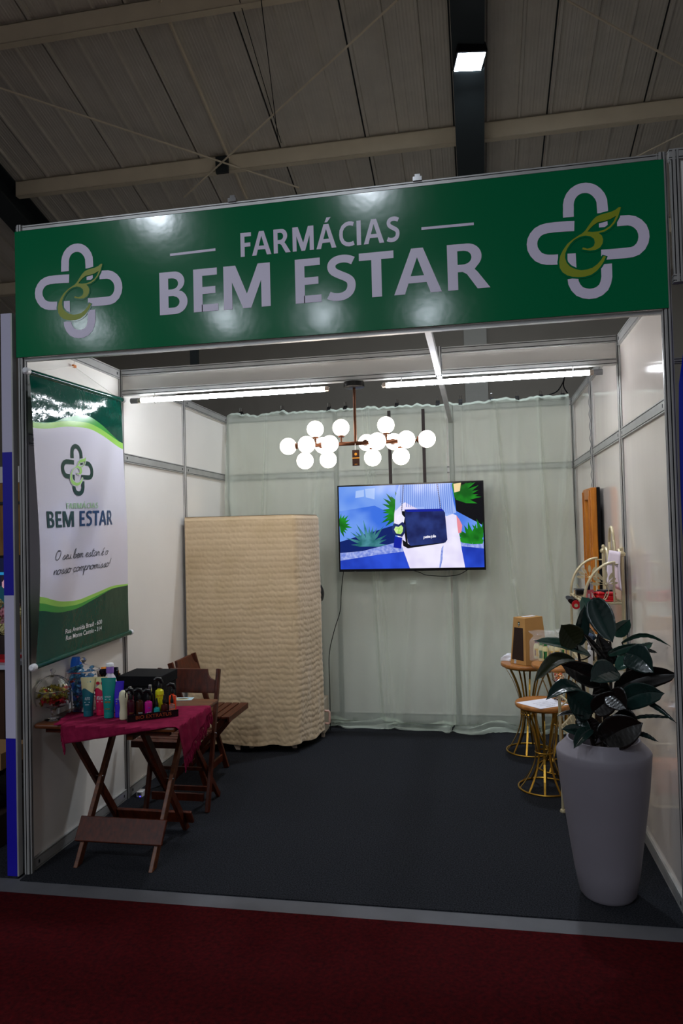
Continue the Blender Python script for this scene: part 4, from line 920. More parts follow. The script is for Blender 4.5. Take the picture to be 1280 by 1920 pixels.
x, y = tray(-.100, .078); t = bottle('capped_bottle', 'maroon bottle with silver cap behind the maroon spray bottle', x, y, .0175, .115, mat('bottle_wine', '#6a0f2c', .25), 'flat', CHROME, SA, z=ZT); lab_(t, .0175, .03, .085, mat('label_yellow', '#c8a010', .4), -70, 20)
x, y = tray(.000, .082); t = bottle('capped_bottle', 'dark bottle with faceted silver cap behind the magenta bottle', x, y, .0165, .112, mat('bottle_black', '#141014', .2), 'flat', CHROME, SA, z=ZT)
x, y = tray(.045, .072); t = bottle('spray_bottle', 'tall bright yellow spray bottle with black trigger', x, y, .0215, .128, YEL, 'trigger', BLACKP, SA, z=ZT); txt_(t, 'PROTEÇÃO', .0215, .095, .032, .007, mat('print_orange', '#c85a18', .4)); txt_(t, 'SOL', .0215, .083, .012, .006, mat('print_orange', '#c85a18', .4))
x, y = tray(.110, .072); t = bottle('spray_bottle', 'bright orange spray bottle with black trigger at the right end', x, y, .0185, .092, ORG, 'trigger', BLACKP, SA, z=ZT); txt_(t, 'CACHOS', .0185, .03, .02, .006, LW)
t = bottle('cream_bottle', 'curved cream coloured bottle left of the black tray', .447, .128, .019, .13, CRM, None, None, R_(10), prof=[(.016, 0), (.020, .004), (.021, .03), (.017, .06), (.019, .085), (.0225, .11), (.019, .135), (.010, .144), (0, .146)])
t = bottle('shampoo_bottle', 'pearly bottle with lilac cap behind the squeeze tubes', .297, .275, .036, .19, PRL, 'flat', LIL, 0, prof=[(.032, 0), (.036, .006), (.037, .11), (.035, .150), (.028, .178), (.017, .196), (.016, .202)])
MB().lathe([(.0205, .236), (.0205, .248), (.018, .252), (0, .252)], n=24).build('cap_top', WHITEP, t, True)
# ---------------------------------------------------------------- folding chairs
def make_chair(lab):
    t = thing('folding_chair', lab, 'chair', (0, 0, 0), 'folding chairs behind the table')
    for s_ in (-1, 1):
        MB().bar((s_*.195, .205, .80), (s_*.195, -.03, 0), .022, .036, up=(0, 1, 0)).build('upright', WOODD, t, bevel=.004)
        MB().bar((s_*.168, -.15, .435), (s_*.168, .235, 0.004), .020, .034, up=(0, 1, 0)).build('leg', WOODD, t, bevel=.004)
        MB().bar((s_*.145, -.17, .425), (s_*.145, .13, .425), .020, .030).build('seat_rail', WOODD, t, bevel=.002)
        MB().tube([(s_*.215, .095, .43), (s_*.13, .095, .43)], .005, 8).build('bolt', CHROME, t, True)
    for k in range(6):
        y = -.162+k*.053; MB().box(-.195 if k else -.20, .195 if k else .20, y-.022, y+.022, .440, .456).build('slat', WOODD, t, bevel=.003)
    MB().box(-.2, .2, -.196, -.184, .418, .456).build('front_rail', WOODD, t, bevel=.003)
    # notched back board
    def A(a, b): return (a, .150+(b-.65)*.30-.006, b)
    def B(a, b): return (a, .150+(b-.65)*.30+.012, b)
    MB().prism([(-.185, .66), (.185, .66), (.185, .735)] + [(.185-.055*math.sin(R_(q)), .735+.055*(1-math.cos(R_(q)))) for q in (20, 40, 60, 80)] + [(.127, .795), (.127, .80), (-.127, .80), (-.127, .795)] + [(-.185+.055*math.sin(R_(q)), .735+.055*(1-math.cos(R_(q)))) for q in (80, 60, 40, 20)] + [(-.185, .735)], A, B).build('back_board', WOODD, t, bevel=.003)
    MB().box(-.165, .165, .178, .192, .045, .075).build('stretcher', WOODD, t, bevel=.002)
    MB().box(-.165, .165, -.012, .004, .055, .10).build('stretcher', WOODD, t, bevel=.002)
    MB().box(-.158, .158, .02, .034, .225, .245).build('stretcher', WOODD, t, bevel=.002)
    return t
c1 = make_chair('dark slatted folding chair tucked straight behind the wooden table'); c1.location = (.405, .865, 0)
dup(c1, (.405, 1.44, 0), R_(90), 'dark slatted folding chair turned sideways in front of the ribbed cloth')
# adapter and cable at the foot of the wall
ad = thing('power_adapter', 'small white power adapter with blue light on the carpet by the wall', 'adapter', (0.079, 1.045, 0.000))
MB().box(-.02, .02, -.03, .03, 0, .035).build('body', WHITEP, ad, bevel=.004)
MB().box(-.012, .012, -.0315, -.03, .012, .030).build('socket_face', mat('socket_dark', '#5a5a60', .5), ad)
MB().box(.004, .009, -.033, -.0305, .004, .009).build('light', em('led_blue', '#4a3aff', 3), ad)
MB().tube(cr([(0, .03, .02), (.03, .10, .012), (.06, .22, .006), (.03, .35, .006), (-.02, .45, .02)], 6), .003, 6).build('cable', BLACKM, ad, True)
# ---------------------------------------------------------------- person seated behind the cloth screen
SK = mat('skin', '#b07a5c', .5); HR = mat('dark_hair', '#120c09', .5, bump=.4, bump_scale=120); SHT = mat('shirt_dark', '#2a2c33', .8); TRS = mat('trousers_dark', '#1b1c22', .8)
def skinned(name, verts, edges, rad, m, parent, root=0):
    me = bpy.data.meshes.new(name); me.from_pydata(verts, edges, []); o = bpy.data.objects.new(name, me); col.objects.link(o); o.parent = parent; me.materials.append(m)
    md = o.modifiers.new('skin', 'SKIN'); me.update()
    if not me.skin_vertices: 
        bm = bmesh.new(); bm.from_mesh(me); bm.verts.layers.skin.verify(); bm.to_mesh(me); bm.free()
    for i, r in enumerate(rad):
        me.skin_vertices[0].data[i].radius = (r, r) if not isinstance(r, tuple) else r
        me.skin_vertices[0].data[i].use_root = (i == root)
    md.use_smooth_shade = True
    s_ = o.modifiers.new('sub', 'SUBSURF'); s_.levels = 2; s_.render_levels = 2
    return o
pe = thing('person', 'dark haired person in dark clothes seated behind the cloth screen, only the head peeking out', 'person', (.745, 2.575, 0))
BV = [(0, 0, .50), (-.01, 0, .66), (0, 0, .82), (.02, 0, .93), (.06, -.02, 1.0), (.10, -.05, 1.06),
      (0, -.09, .48), (-.36, -.09, .47), (-.36, -.09, .08), (-.46, -.09, .04), (0, .09, .48), (-.36, .09, .47), (-.36, .09, .08), (-.46, .09, .04),
      (.02, -.13, .91), (-.02, -.15, .66), (-.22, -.10, .58), (.02, .13, .91), (-.02, .15, .66), (-.22, .10, .58), (-.27, -.11, .57), (-.27, .11, .57)]
BE = [(0, 1), (1, 2), (2, 3), (3, 4), (4, 5), (0, 6), (6, 7), (7, 8), (8, 9), (0, 10), (10, 11), (11, 12), (12, 13), (3, 14), (14, 15), (15, 16), (3, 17), (17, 18), (18, 19), (16, 20), (19, 21)]
BR_ = [.12, .11, .12, .09, .05, .048, .085, .058, .042, .03, .085, .058, .042, .03, .055, .04, .028, .055, .04, .028, .032, .032]
for k, (wi, sy) in enumerate(((20, -1), (21, 1))):
    w0 = Vector(BV[wi])
    for j in range(5):
        d = Vector((-1, 0, 0)) if j < 4 else Vector((-.4, -sy*.9, 0))
        L = (.062, .072, .068, .052, .05)[j]; o0 = Vector((-.035, (j-1.5)*.019 if j < 4 else -sy*.03, 0)); n0 = len(BV)
        BV += [tuple(w0+o0*(.6 if j < 4 else .3)+d*.01), tuple(w0+o0+d*L*.55), tuple(w0+o0+d*L+Vector((0, 0, -.012)))]; BE += [(wi, n0), (n0, n0+1), (n0+1, n0+2)]; BR_ += [.009, .008, .007]
skinned('body', BV, BE, BR_, SK, pe)
HC = Vector((.135, -.055, 1.125))      # head turned towards the camera side
mb = MB()
def headf(u, v):
    a = u*2*math.pi; th = v*math.pi; x_ = math.sin(th)*math.cos(a); y_ = math.sin(th)*math.sin(a); z_ = math.cos(th)
    wdt = .074*(1-.28*max(0, -z_)**1.5); p = Vector((x_*wdt, y_*.092*(1-.12*max(0, -z_)), z_*.112))
    fx, fz = p.x, p.z
    if y_ < 0:
        p.y -= .018*math.exp(-((fx/.011)**2+((fz+.012)/.022)**2))*1.0
        p.y += .008*(math.exp(-(((fx-.03)/.014)**2+((fz-.012)/.012)**2))+math.exp(-(((fx+.03)/.014)**2+((fz-.012)/.012)**2)))
        p.y -= .005*math.exp(-((fx/.022)**2+((fz+.055)/.008)**2)); p.y -= .006*math.exp(-((fx/.02)**2+((fz+.09)/.014)**2))
    return p
RH = Matrix.Rotation(R_(-35), 3, 'Z') @ Matrix.Rotation(R_(10), 3, 'X')
mb.grid(lambda u, v: RH @ headf(u, v)+HC, 48, 40)
mb.tube([HC+RH @ Vector((0, .01, -.07)), HC+Vector((-.04, .02, -.14))], .045, 12)
mb.build('head', SK, pe, True)
for s_ in (-1, 1):
    e = MB().ball(HC+RH @ Vector((s_*.03, -.078, .012)), .011, 12); e.build('eye', WHITEP, pe, True)
    e = MB().ball(HC+RH @ Vector((s_*.03, -.0855, .012)), .0052, 10); e.build('iris', HR, pe, True)
    mb = MB(); mb.tube([HC+RH @ Vector((s_*.073, .005, z_)) for z_ in (.03, .0, -.025)], [.012, .016, .008], 8); mb.build('ear', SK, pe, True)
MB().tube([HC+RH @ Vector((x_, -.088+abs(x_)*.25, -.053)) for x_ in (-.022, -.01, 0, .01, .022)], [.002, .004, .005, .004, .002], 8).build('mouth', mat('lip', '#8a4a42', .5), pe, True)
mb = MB()
def hairf(u, v):
    a = u*2*math.pi; th = v*math.pi*.66; p = headf(u, v*.66); front = max(0, -math.sin(a))
    k = 1.12-.0*front; q = Vector((p.x*k, p.y*k, p.z*1.1+.004)); 
    if front > .25: q.z = max(q.z, .052+.015*math.cos(a*3))
    return RH @ q+HC
mb.grid(hairf, 48, 24); mb.build('hair', HR, pe, True)
skinned('shirt', [(0, 0, .52), (-.01, 0, .66), (0, 0, .82), (.02, 0, .93), (.045, -.01, .975), (.02, -.13, .91), (-.01, -.145, .74), (.02, .13, .91), (-.01, .145, .74)], [(0, 1), (1, 2), (2, 3), (3, 4), (3, 5), (5, 6), (3, 7), (7, 8)], [.135, .125, .135, .105, .06, .068, .055, .068, .055], SHT, pe)
skinned('trousers', [(0, 0, .50), (0, -.09, .48), (-.36, -.09, .47), (-.36, -.09, .12), (0, .09, .48), (-.36, .09, .47), (-.36, .09, .12)], [(0, 1), (1, 2), (2, 3), (0, 4), (4, 5), (5, 6)], [.13, .095, .07, .055, .095, .07, .055], TRS, pe)
sl = thing('stool', 'plain dark round stool under the person seated behind the cloth screen', 'stool', (.72, 2.575, 0))
MB().lathe([(.14, .33), (.15, .335), (.15, .355), (.14, .36), (0, .36)], n=28).build('seat', WOODD, sl, True)
for k in range(4):
    a = k*math.pi/2+.78; MB().tube([(.10*math.cos(a), .10*math.sin(a), .335), (.13*math.cos(a), .13*math.sin(a), 0)], .012, 8).build('leg', WOODD, sl, True)
# ---------------------------------------------------------------- tall white planter and rubber plant
POTM = mat('planter_grey', '#7a757d', .6, noise_amt=.12, noise_scale=3, bump=.1, bump_scale=120, bdist=.002)
PX, PY = 2.737, .155
pot = thing('planter', 'tall tapered pale grey planter with angular shoulder at the booth entrance', 'planter', (PX, PY, 0))
MB().lathe([(.09, .0), (.108, .004), (.120, .02), (.139, .12), (.167, .32), (.189, .48), (.200, .60), (.2025, .634), (.197, .644), (.163, .676), (.159, .684), (.155, .692), (.148, .692), (.146, .640), (.146, .60), (0, .60)], n=64).build('pot_body', POTM, pot, True)
MB().lathe([(.146, .615), (.12, .622), (.06, .618), (0, .625)], n=28, close=False).build('soil', mat('soil', '#1a0f09', .9, bump=1, bump_scale=60), pot, True)
LT = mat('leaf_top', '#1c3430', .26, spec=.5, coat=.3, color2='#10221f', noise_scale=6); LU = mat('leaf_under', '#20250f', .5); LL = mat('leaf_light', '#345a4c', .28, spec=.5, coat=.35, color2='#213f36', noise_scale=6); LB = mat('leaf_dark', '#100f0d', .28, spec=.5, coat=.3); STEM = mat('stem_dark', '#1a120c', .6)
pl = thing('rubber_plant', 'dark leaved rubber plant growing in the tall grey planter', 'plant', (PX, PY, .63))
cv_ = Vector((2.2135, -3.2459, 1.6398))
STP = [[(2.74, .15, .62), (2.75, .16, .85), (2.73, .17, 1.08), (2.74, .17, 1.16)], [(2.78, .17, .62), (2.83, .18, .80), (2.85, .18, .96), (2.87, .18, 1.05)], [(2.70, .13, .62), (2.67, .12, .80), (2.655, .12, .93), (2.64, .12, 1.08)], [(2.73, .20, .62), (2.79, .25, .85), (2.80, .26, 1.10)]]
SP = [cr(s_, 6) for s_ in STP]
for s_ in SP: MB().tube(s_, [.011-.006*i/len(s_) for i in range(len(s_))], 8).build('stem', STEM, pl, True, world=True)
def leaf(base, tip, w, bend, tilt, m, cup=.18, sc=0):
    """base, tip: 3d points; w width; bend: sag/arch vector length; tilt: roll of the blade about its axis (deg, 0 = faces the entrance)"""
    b, t = Vector(base), Vector(tip); ax = t-b; L = ax.length; ax.normalize()
    mid = (b+t)/2; view = (cv_-mid).normalized(); side = ax.cross(view)
    if side.length < .2: side = ax.cross(Vector((0, 0, 1)))
    side.normalize(); nr = side.cross(ax).normalized()
    rot = Matrix.Rotation(R_(tilt), 3, ax); side = rot @ side; nr = rot @ nr
    bd = Vector((0, 0, 1))
    nu, nv = 10, 20; vs = []
    for j in range(nv+1):
        q = j/nv; prof = (math.sin(math.pi*min(1, q**.8)))**.62*(1-.12*q) if 0 < q < .93 else 0
        if q >= .90: prof = .50*(1-(q-.90)/.10)**1.3*.55
        c = b+ax*L*q+bd*bend*math.sin(math.pi*q)
        for i in range(nu+1):
            s_ = i/nu*2-1; vs.append(c+side*s_*prof*w*.58+nr*(abs(s_)**1.4*cup*w*prof+.0015*math.sin(q*46+abs(s_)*5)*prof-(.004*(1-min(1, abs(s_)*7)))*prof)+nr*(.02*math.sin(q*5+w*90)*w))
    fs = [(j*(nu+1)+i, j*(nu+1)+i+1, (j+1)*(nu+1)+i+1, (j+1)*(nu+1)+i) for j in range(nv) for i in range(nu)]
    mb = MB(); mb.add(vs, fs); o = mb.build('leaf', [m, LU], pl, True, world=True)
    so = o.modifiers.new('thick', 'SOLIDIFY'); so.thickness = .0012; so.offset = 0
    # petiole to the nearest stem point below
    best = min((p for s_ in SP for p in s_), key=lambda p: (p-b).length+(.35 if p.z > b.z-.015 else 0))
    k = b.lerp(best, .5)+Vector((0, 0, -.01))
    mb = MB(); mb.tube(bez(b+ax*.004, k, best, 8), .0032, 6); mb.build('petiole', STEM, o, True)
LV = [  # base, tip, width, bend, tilt, material
 ((2.707, 0.100, 1.318), (2.773, 0.030, 1.132), .100, .0, 8, LT), ((2.735, 0.220, 1.197), (2.678, 0.240, 1.312), .082, .0, 20, LL), ((2.651, 0.200, 1.088), (2.680, 0.160, 1.282), .062, .0, 25, LT),
 ((2.628, 0.050, 1.115), (2.558, 0.020, 1.211), .106, .0, 10, LU), ((2.694, 0.120, 1.061), (2.437, -0.050, 1.152), .062, .012, 50, LL), ((2.695, 0.280, 1.140), (2.720, 0.120, 1.137), .066, .01, 30, LT),
 ((2.818, 0.300, 1.127), (2.889, 0.250, 1.203), .070, .0, 25, LL), ((2.833, 0.180, 1.109), (3.022, 0.100, 1.106), .034, .045, 62, LL), ((2.754, 0.100, 1.044), (2.651, 0.060, 1.171), .034, .0, 40, LB),
 ((2.775, 0.150, 1.016), (2.731, 0.160, 1.143), .068, .0, 15, LB), ((2.762, 0.120, 1.064), (2.898, 0.100, 1.117), .044, .006, 40, LL), ((2.873, 0.160, 1.070), (2.968, 0.180, 1.110), .044, .0, 35, LL),
 ((2.907, 0.170, 1.080), (2.989, 0.200, 1.061), .024, .006, 50, LT), ((2.839, 0.100, 1.075), (2.933, 0.020, 1.006), .110, .022, 12, LT), ((2.878, 0.140, 1.066), (2.787, 0.080, 1.002), .066, .0, 25, LL),
 ((2.787, 0.140, 0.908), (3.042, 0.060, 0.995), .098, .022, 20, LB), ((2.805, 0.100, 0.859), (2.968, 0.000, 0.926), .100, .02, 14, LT), ((2.619, 0.080, 1.051), (2.435, -0.020, 0.969), .062, .040, 25, LU),
 ((2.726, 0.060, 0.950), (2.553, 0.020, 1.038), .090, .006, 14, LB), ((2.790, 0.060, 1.010), (2.666, -0.020, 0.975), .100, .012, 15, LT), ((2.639, 0.060, 0.925), (2.480, -0.040, 0.899), .066, .030, 32, LT),
 ((2.682, 0.060, 0.815), (2.567, 0.000, 0.928), .108, .0, 12, LT), ((2.684, 0.040, 0.832), (2.785, 0.000, 0.927), .088, .0, 12, LB), ((2.725, 0.050, 0.709), (2.873, -0.020, 0.804), .130, .012, 6, LB),
 ((2.843, 0.100, 0.793), (3.007, 0.040, 0.812), .022, .012, 50, LT), ((2.890, 0.100, 0.879), (3.010, 0.000, 0.802), .028, .014, 45, LT), ((2.851, 0.040, 0.747), (2.931, -0.020, 0.728), .026, .010, 45, LT),
 ((2.666, 0.030, 0.727), (2.541, -0.030, 0.774), .052, .008, 35, LT), ((2.667, 0.000, 0.771), (2.583, -0.080, 0.707), .052, .012, 20, LT), ((2.646, 0.040, 0.815), (2.526, -0.020, 0.825), .030, .012, 55, LB),
 ((2.622, 0.080, 0.804), (2.672, 0.040, 0.742), .044, .0, 20, LT), ((2.774, 0.080, 0.812), (2.868, 0.060, 0.746), .110, .0, 10, LB), ((2.736, 0.120, 0.825), (2.730, 0.120, 0.970), .080, .0, 15, LB),
 ((2.721, 0.080, 0.691), (2.798, 0.100, 0.785), .100, .0, 12, LB), ((2.820, 0.200, 0.878), (2.915, 0.200, 1.004), .080, .0, 18, LB), ((2.745, 0.020, 0.918), (2.809, -0.030, 0.863), .095, .01, 12, LB), ((2.707, 0.100, 0.701), (2.654, 0.100, 0.805), .07, 0, 15, LB),
 ((2.769, 0.300, 1.063), (2.834, 0.280, 0.995), .07, 0, 20, LT)]
for a in LV: leaf(*a)
# ---------------------------------------------------------------- three round tables on golden wire stands
def round_table(x, y, r, zt, rb, n, lab, a0=0):
    t = thing('side_table', lab, 'table', (x, y, 0), 'nesting round tables with golden wire stands')
    MB().lathe([(0, zt-.024), (r-.004, zt-.024), (r, zt-.018), (r, zt-.005), (r-.004, zt), (0, zt)], n=56).build('tabletop', WOODT, t, True)
    for rr, z in ((rb, .007), (r*.86, zt-.030)):
        MB().tube([(rr*math.cos(k*math.pi/20), rr*math.sin(k*math.pi/20), z) for k in range(41)], .006, 8, cap=False).build('ring', GOLD, t, True)
    zw = zt*.42; rw = .055
    for k in range(n):
        a = a0+2*math.pi*k/n; pts = []
        for i in range(17):
            q = i/16; z = .008+(zt-.038)*q
            rr = rw+(rb-rw)*(abs(1-z/zw))**1.9 if z < zw else rw+(r*.86-rw)*((z-zw)/(zt-.03-zw))**2.1
            pts.append((rr*math.cos(a), rr*math.sin(a), z))
        mb = MB(); P = [Vector(p) for p in pts]; tg = Vector((-math.sin(a), math.cos(a), 0)); vs = []
        for i, p in enumerate(P):
            d = (P[min(i+1, 16)]-P[max(i-1, 0)]).normalized(); nn = d.cross(tg).normalized()
            for s1, s2 in ((-1, -1), (1, -1), (1, 1), (-1, 1)): vs.append(p+tg*s1*.0062+nn*s2*.0018)
        mb.add(vs, [(i*4+j, i*4+(j+1) % 4, (i+1)*4+(j+1) % 4, (i+1)*4+j) for i in range(16) for j in range(4)]); mb.build('wire_leg', GOLD, t)
    MB().tube([(rw*math.cos(k*math.pi/12), rw*math.sin(k*math.pi/12), zw) for k in range(25)], .006, 8, cap=False).build('ring', GOLD, t, True)
    return t
T1 = (2.545, 2.235, .645); T2 = (2.735, 1.87, .705); T3 = (2.588, 1.475, .535)
round_table(T1[0], T1[1], .19, T1[2], .165, 10, 'round wooden table with golden wire stand under the kraft display box', .1)
round_table(T2[0], T2[1], .185, T2[2], .165, 10, 'tallest round table, golden wire stand, crowded with bagged bottles', .3)
round_table(T3[0], T3[1], .172, T3[2], .165, 10, 'lowest round table with golden wire stand and a white paper sheet', .2)
# kraft display box with dark window
KR = mat('kraft_board', '#b98a4e', .7, noise_amt=.08, noise_scale=12); DW = mat('kraft_window', '#2b170e', .6)
kb = thing('kraft_box', 'tall tapered kraft cardboard box with dark window on the round table', 'box', (2.56, 2.22, T1[2]+.001), rz=R_(-48))
wb, wt, db, dt, hh = .078, .056, .112, .090, .335
V = [(-wb, -db, 0), (wb, -db, 0), (wb, db, 0), (-wb, db, 0), (-wt, -dt, hh), (wt, -dt, hh), (wt, dt, hh), (-wt, dt, hh)]
MB().add(V, [(3, 2, 1, 0), (4, 5, 6, 7), (0, 1, 5, 4), (1, 2, 6, 5), (2, 3, 7, 6), (3, 0, 4, 7)]).build('box_body', KR, kb, bevel=.0015)
def kf(a, b, off=.001): q = b/hh; ww = wb+(wt-wb)*q; return (a*ww, -(db+(dt-db)*q)-off, b)
MB().add([kf(-.82, .030), kf(.72, .030), kf(.68, .262), kf(-.74, .262)], [(0, 1, 2, 3)]).build('window', DW, kb)
v, f = fill2d([[(-.18, .305), (.18, .305), (.17, .285), (0, .268), (-.17, .285)]]); MB().add([kf(a, b) for a, b in v], f).build('badge', mat('badge_dark', '#22301f', .5), kb)
MB().add([kf(-.10, .296, .0015), kf(.10, .296, .0015), kf(.10, .290, .0015), kf(-.10, .290, .0015)], [(0, 1, 2, 3)]).add([kf(-.06, .284, .0015), kf(.06, .284, .0015), kf(.05, .279, .0015), kf(-.05, .279, .0015)], [(0, 1, 2, 3)]).build('badge_print', LW, kb)
cdw = mat('card_white', '#dfe0e8', .5)
for i, (dx, dy, rz_) in enumerate(((-.015, .0, 20), (.02, .02, 35))):
    o = MB().box(-.03, .03, -.02, .02, 0, .001).build('card', cdw); tag(o, ('left', 'right')[i] + ' one of two white cards lying on the kraft box', 'card'); o.location = (2.56+dx, 2.22+dy-.01, T1[2]+hh+.0025+.0013*i); o.rotation_euler = (0, 0, R_(rz_))
cs_ = thing('card_stack', 'stack of pale business cards beside the kraft box', 'cards', (2.490, 2.189, 0.648), rz=R_(8))
rnd = random.Random(2)
for k in range(7): MB().box(-.042, .042, -.024, .024, k*.0042, k*.0042+.0036).build('card', [cdw, mat('card_green', '#a9c3b8', .5)][k % 2 if k > 4 else 0], cs_, loc=(rnd.uniform(-.002, .002), rnd.uniform(-.002, .002), 0))
pn = thing('pen', 'black pen lying on the round table left of the card stack', 'pen', (2.423, 2.294, 0.652), rz=R_(-20))
MB().tube([(-.05, 0, 0), (.045, 0, 0)], .005, 10).build('barrel', BLACKP, pn, True); MB().tube([(.045, 0, 0), (.055, 0, 0)], [.004, .001], 10).build('tip', CHROME, pn, True)
ck = thing('white_cloth', 'crumpled white cloth on the round table behind the kraft box', 'cloth', (2.44, 2.30, T1[2]))
def ckf(u, v):
    a = u*2*math.pi; th = v*math.pi/2; r = math.sin(th); nz = 1+.5*noise.noise(Vector((r*math.cos(a)*3, r*math.sin(a)*3, 2)))
    return (2.435+.072*r*math.cos(a)*nz, 2.315+.05*r*math.sin(a)*nz, T1[2]+.002+.042*math.cos(th)*nz)
mb = MB(); mb.grid(ckf, 36, 14); mb.build('folds', mat('cloth_white', '#d9dae0', .8), ck, True, world=True)
# bagged bottles on the middle table
SB = mat('sample_cream', '#d9cf96', .35); FILM = mat('clear_film', '#ffffff', .05, trans=.0, alpha=.16, spec=1.0)
SL = [mat('label_green', '#2f7a3c', .4), mat('label_yellow2', '#d2ac18', .4), mat('label_wine', '#6f1630', .4)]
sbp = [(1006, 1233), (1015, 1238), (1023, 1240), (1034, 1240), (1044, 1240), (1053, 1236), (1061, 1234), (1070, 1234)]
SBW = [(2.601, 2.040, 0.710), (2.627, 1.958, 0.710), (2.652, 1.918, 0.710), (2.693, 1.940, 0.710), (2.732, 1.942, 0.710), (2.775, 2.006, 0.710), (2.812, 2.049, 0.710), (2.845, 2.051, 0.710)]
NB = ['first', 'second', 'third', 'fourth', 'fifth', 'sixth', 'seventh', 'eighth']
for i, p in enumerate(SBW):
    p = Vector(p)
    t = thing('sample_bottle', 'small cream bottle in film on the tallest round table, %s from the kraft box' % NB[i], 'bottle', (p.x, p.y, T2[2]+.001), 'small bagged sample bottles', R_(-15))
    t.rotation_euler = (R_(0), R_((6, -5, 3, 0, 2, -3, 0, 3)[i]), R_(-15)) if False else (0, 0, R_(-15))
    t.scale = (1.6, 1.6, 1.6)
    MB().lathe([(.010, 0), (.0125, .003), (.013, .03), (.0128, .05), (.010, .062), (.006, .067), (.006, .070)], n=20, sy=.7).build('bottle_body', SB, t, True)
    MB().lathe([(.0075, .069), (.0078, .079), (.006, .082), (0, .082)], n=14).build('cap', SL[2 if i % 3 == 0 else 0], t, True)
    c_l = (1, 0, 0, 1, 1, 0, 1, 0)[i]
    mb = MB(); mb.grid(lambda u, v: ((u-.5)*.017, -.0093-.0004+((u-.5)**2)*.012, .012+.034*v), 6, 1); mb.build('label', SL[c_l], t)
    mb = MB(); mb.box(-.0065, -.002, -.0108, -.0100, .016, .042); mb.build('label_stripe', SL[2] if c_l else mat('label_dark_green', '#123a20', .4), t)
for gi, (i0, i1) in enumerate(((0, 3), (3, 5), (5, 8))):
    c = sum((Vector(p) for p in SBW[i0:i1]), Vector())/(i1-i0); wd = .036*(i1-i0)
    t = thing('clear_bag', 'clear crinkled film bag knotted over small bottles, %s of three' % ('leftmost', 'middle', 'rightmost')[gi], 'bag', (c.x, c.y, T2[2]+.001), 'clear film bags on the round table')
    def bf_(u, v, c=c, wd=wd, gi=gi):
        a = u*2*math.pi; q = v; rx = wd*.72; ry = .036
        if q > .66: k = (q-.66)/.34; s_ = 1-k*.75 if k < .5 else .62+(k-.5)*.9; rx *= s_; ry *= s_
        cr_ = .006*noise.noise(Vector((math.cos(a)*4, math.sin(a)*4, q*9+gi)))*(1+3*max(0, q-.6))
        return ((rx+cr_)*math.cos(a), (ry+cr_)*math.sin(a), .001+.205*q+.012*noise.noise(Vector((a*2, 0, gi)))*max(0, q-.7))
    mb = MB(); mb.grid(bf_, 36, 22); mb.build('film', FILM, t, True)
wb_ = tag(MB().box(-.035, .035, -.02, .02, 0, .014).build('white_carton', mat('carton_white', '#cfcbe2', .5), bevel=.001), 'flat white carton beside the bagged bottles on the tallest round table', 'box'); wb_.location = (2.845, 1.80, T2[2]+.001); wb_.rotation_euler = (0, 0, R_(15))
# sheet and glass goblet on the low table
ps = thing('paper_sheet', 'white printed paper sheet on the lowest round table', 'paper', (2.56, 1.42, T3[2]+.001))
A_, B_, C_, D_ = [Vector(p) for p in ((2.422, 1.443, 0.537), (2.558, 1.291, 0.537), (2.737, 1.412, 0.537), (2.640, 1.590, 0.537))]
def shf(u, v, o=0): p = (A_*(1-u)+D_*u)*(1-v)+(B_*(1-u)+C_*u)*v; return (p.x, p.y, T3[2]+.0015+o)
mb = MB(); mb.grid(shf, 2, 2); o = mb.build('sheet', mat('paper_white', '#e4e4ee', .6), ps, world=True); o.modifiers.new('t', 'SOLIDIFY').thickness = .0006
mb = MB()
for k, (s_, x0, x1) in enumerate((('APRESENTAÇÃO', .30, .62), ('Nossos produtos capilares', .22, .80), ('Peça um orçamento hoje', .22, .75), ('Atendimento completo', .22, .70))):
    text_fit(mb, s_, (x0, .84-k*.15), (x1, .84-k*.15), .045 if k else .06, lambda a, b: shf(a, b, .0008), 0, .0)
mb.build('print', mat('ink_dark', '#33343c', .6), ps, world=True)['kind'] = 'stuff'
gj = thing('candy_goblet', 'glass goblet of orange sweets standing on the lowest round table', 'goblet', (2.695, 1.545, T3[2]+.001))
MB().lathe([(0, 0), (.034, 0), (.034, .004), (.014, .012), (.030, .035), (.034, .055), (.022, .078), (.014, .090), (.022, .105), (.042, .125), (.048, .150), (.046, .175), (.044, .175), (.045, .150), (.039, .127), (.02, .108), (0, .10)], n=32, close=False).build('glass_body', GLASS, gj, True)
rnd = random.Random(6); OS = [mat('sweet_orange', '#e2873a', .35), mat('sweet_pale', '#e8c9a0', .35), mat('sweet_red', '#b8482a', .35)]
for k in range(46):
    z = .118+.045*rnd.random(); R = (.030 if z < .13 else .038)-.007; a = rnd.uniform(0, 6.28); q = R*math.sqrt(rnd.random())
    MB().ball((q*math.cos(a), q*math.sin(a), z), .0062, 8).build('sweet', rnd.choice(OS), gj, True)
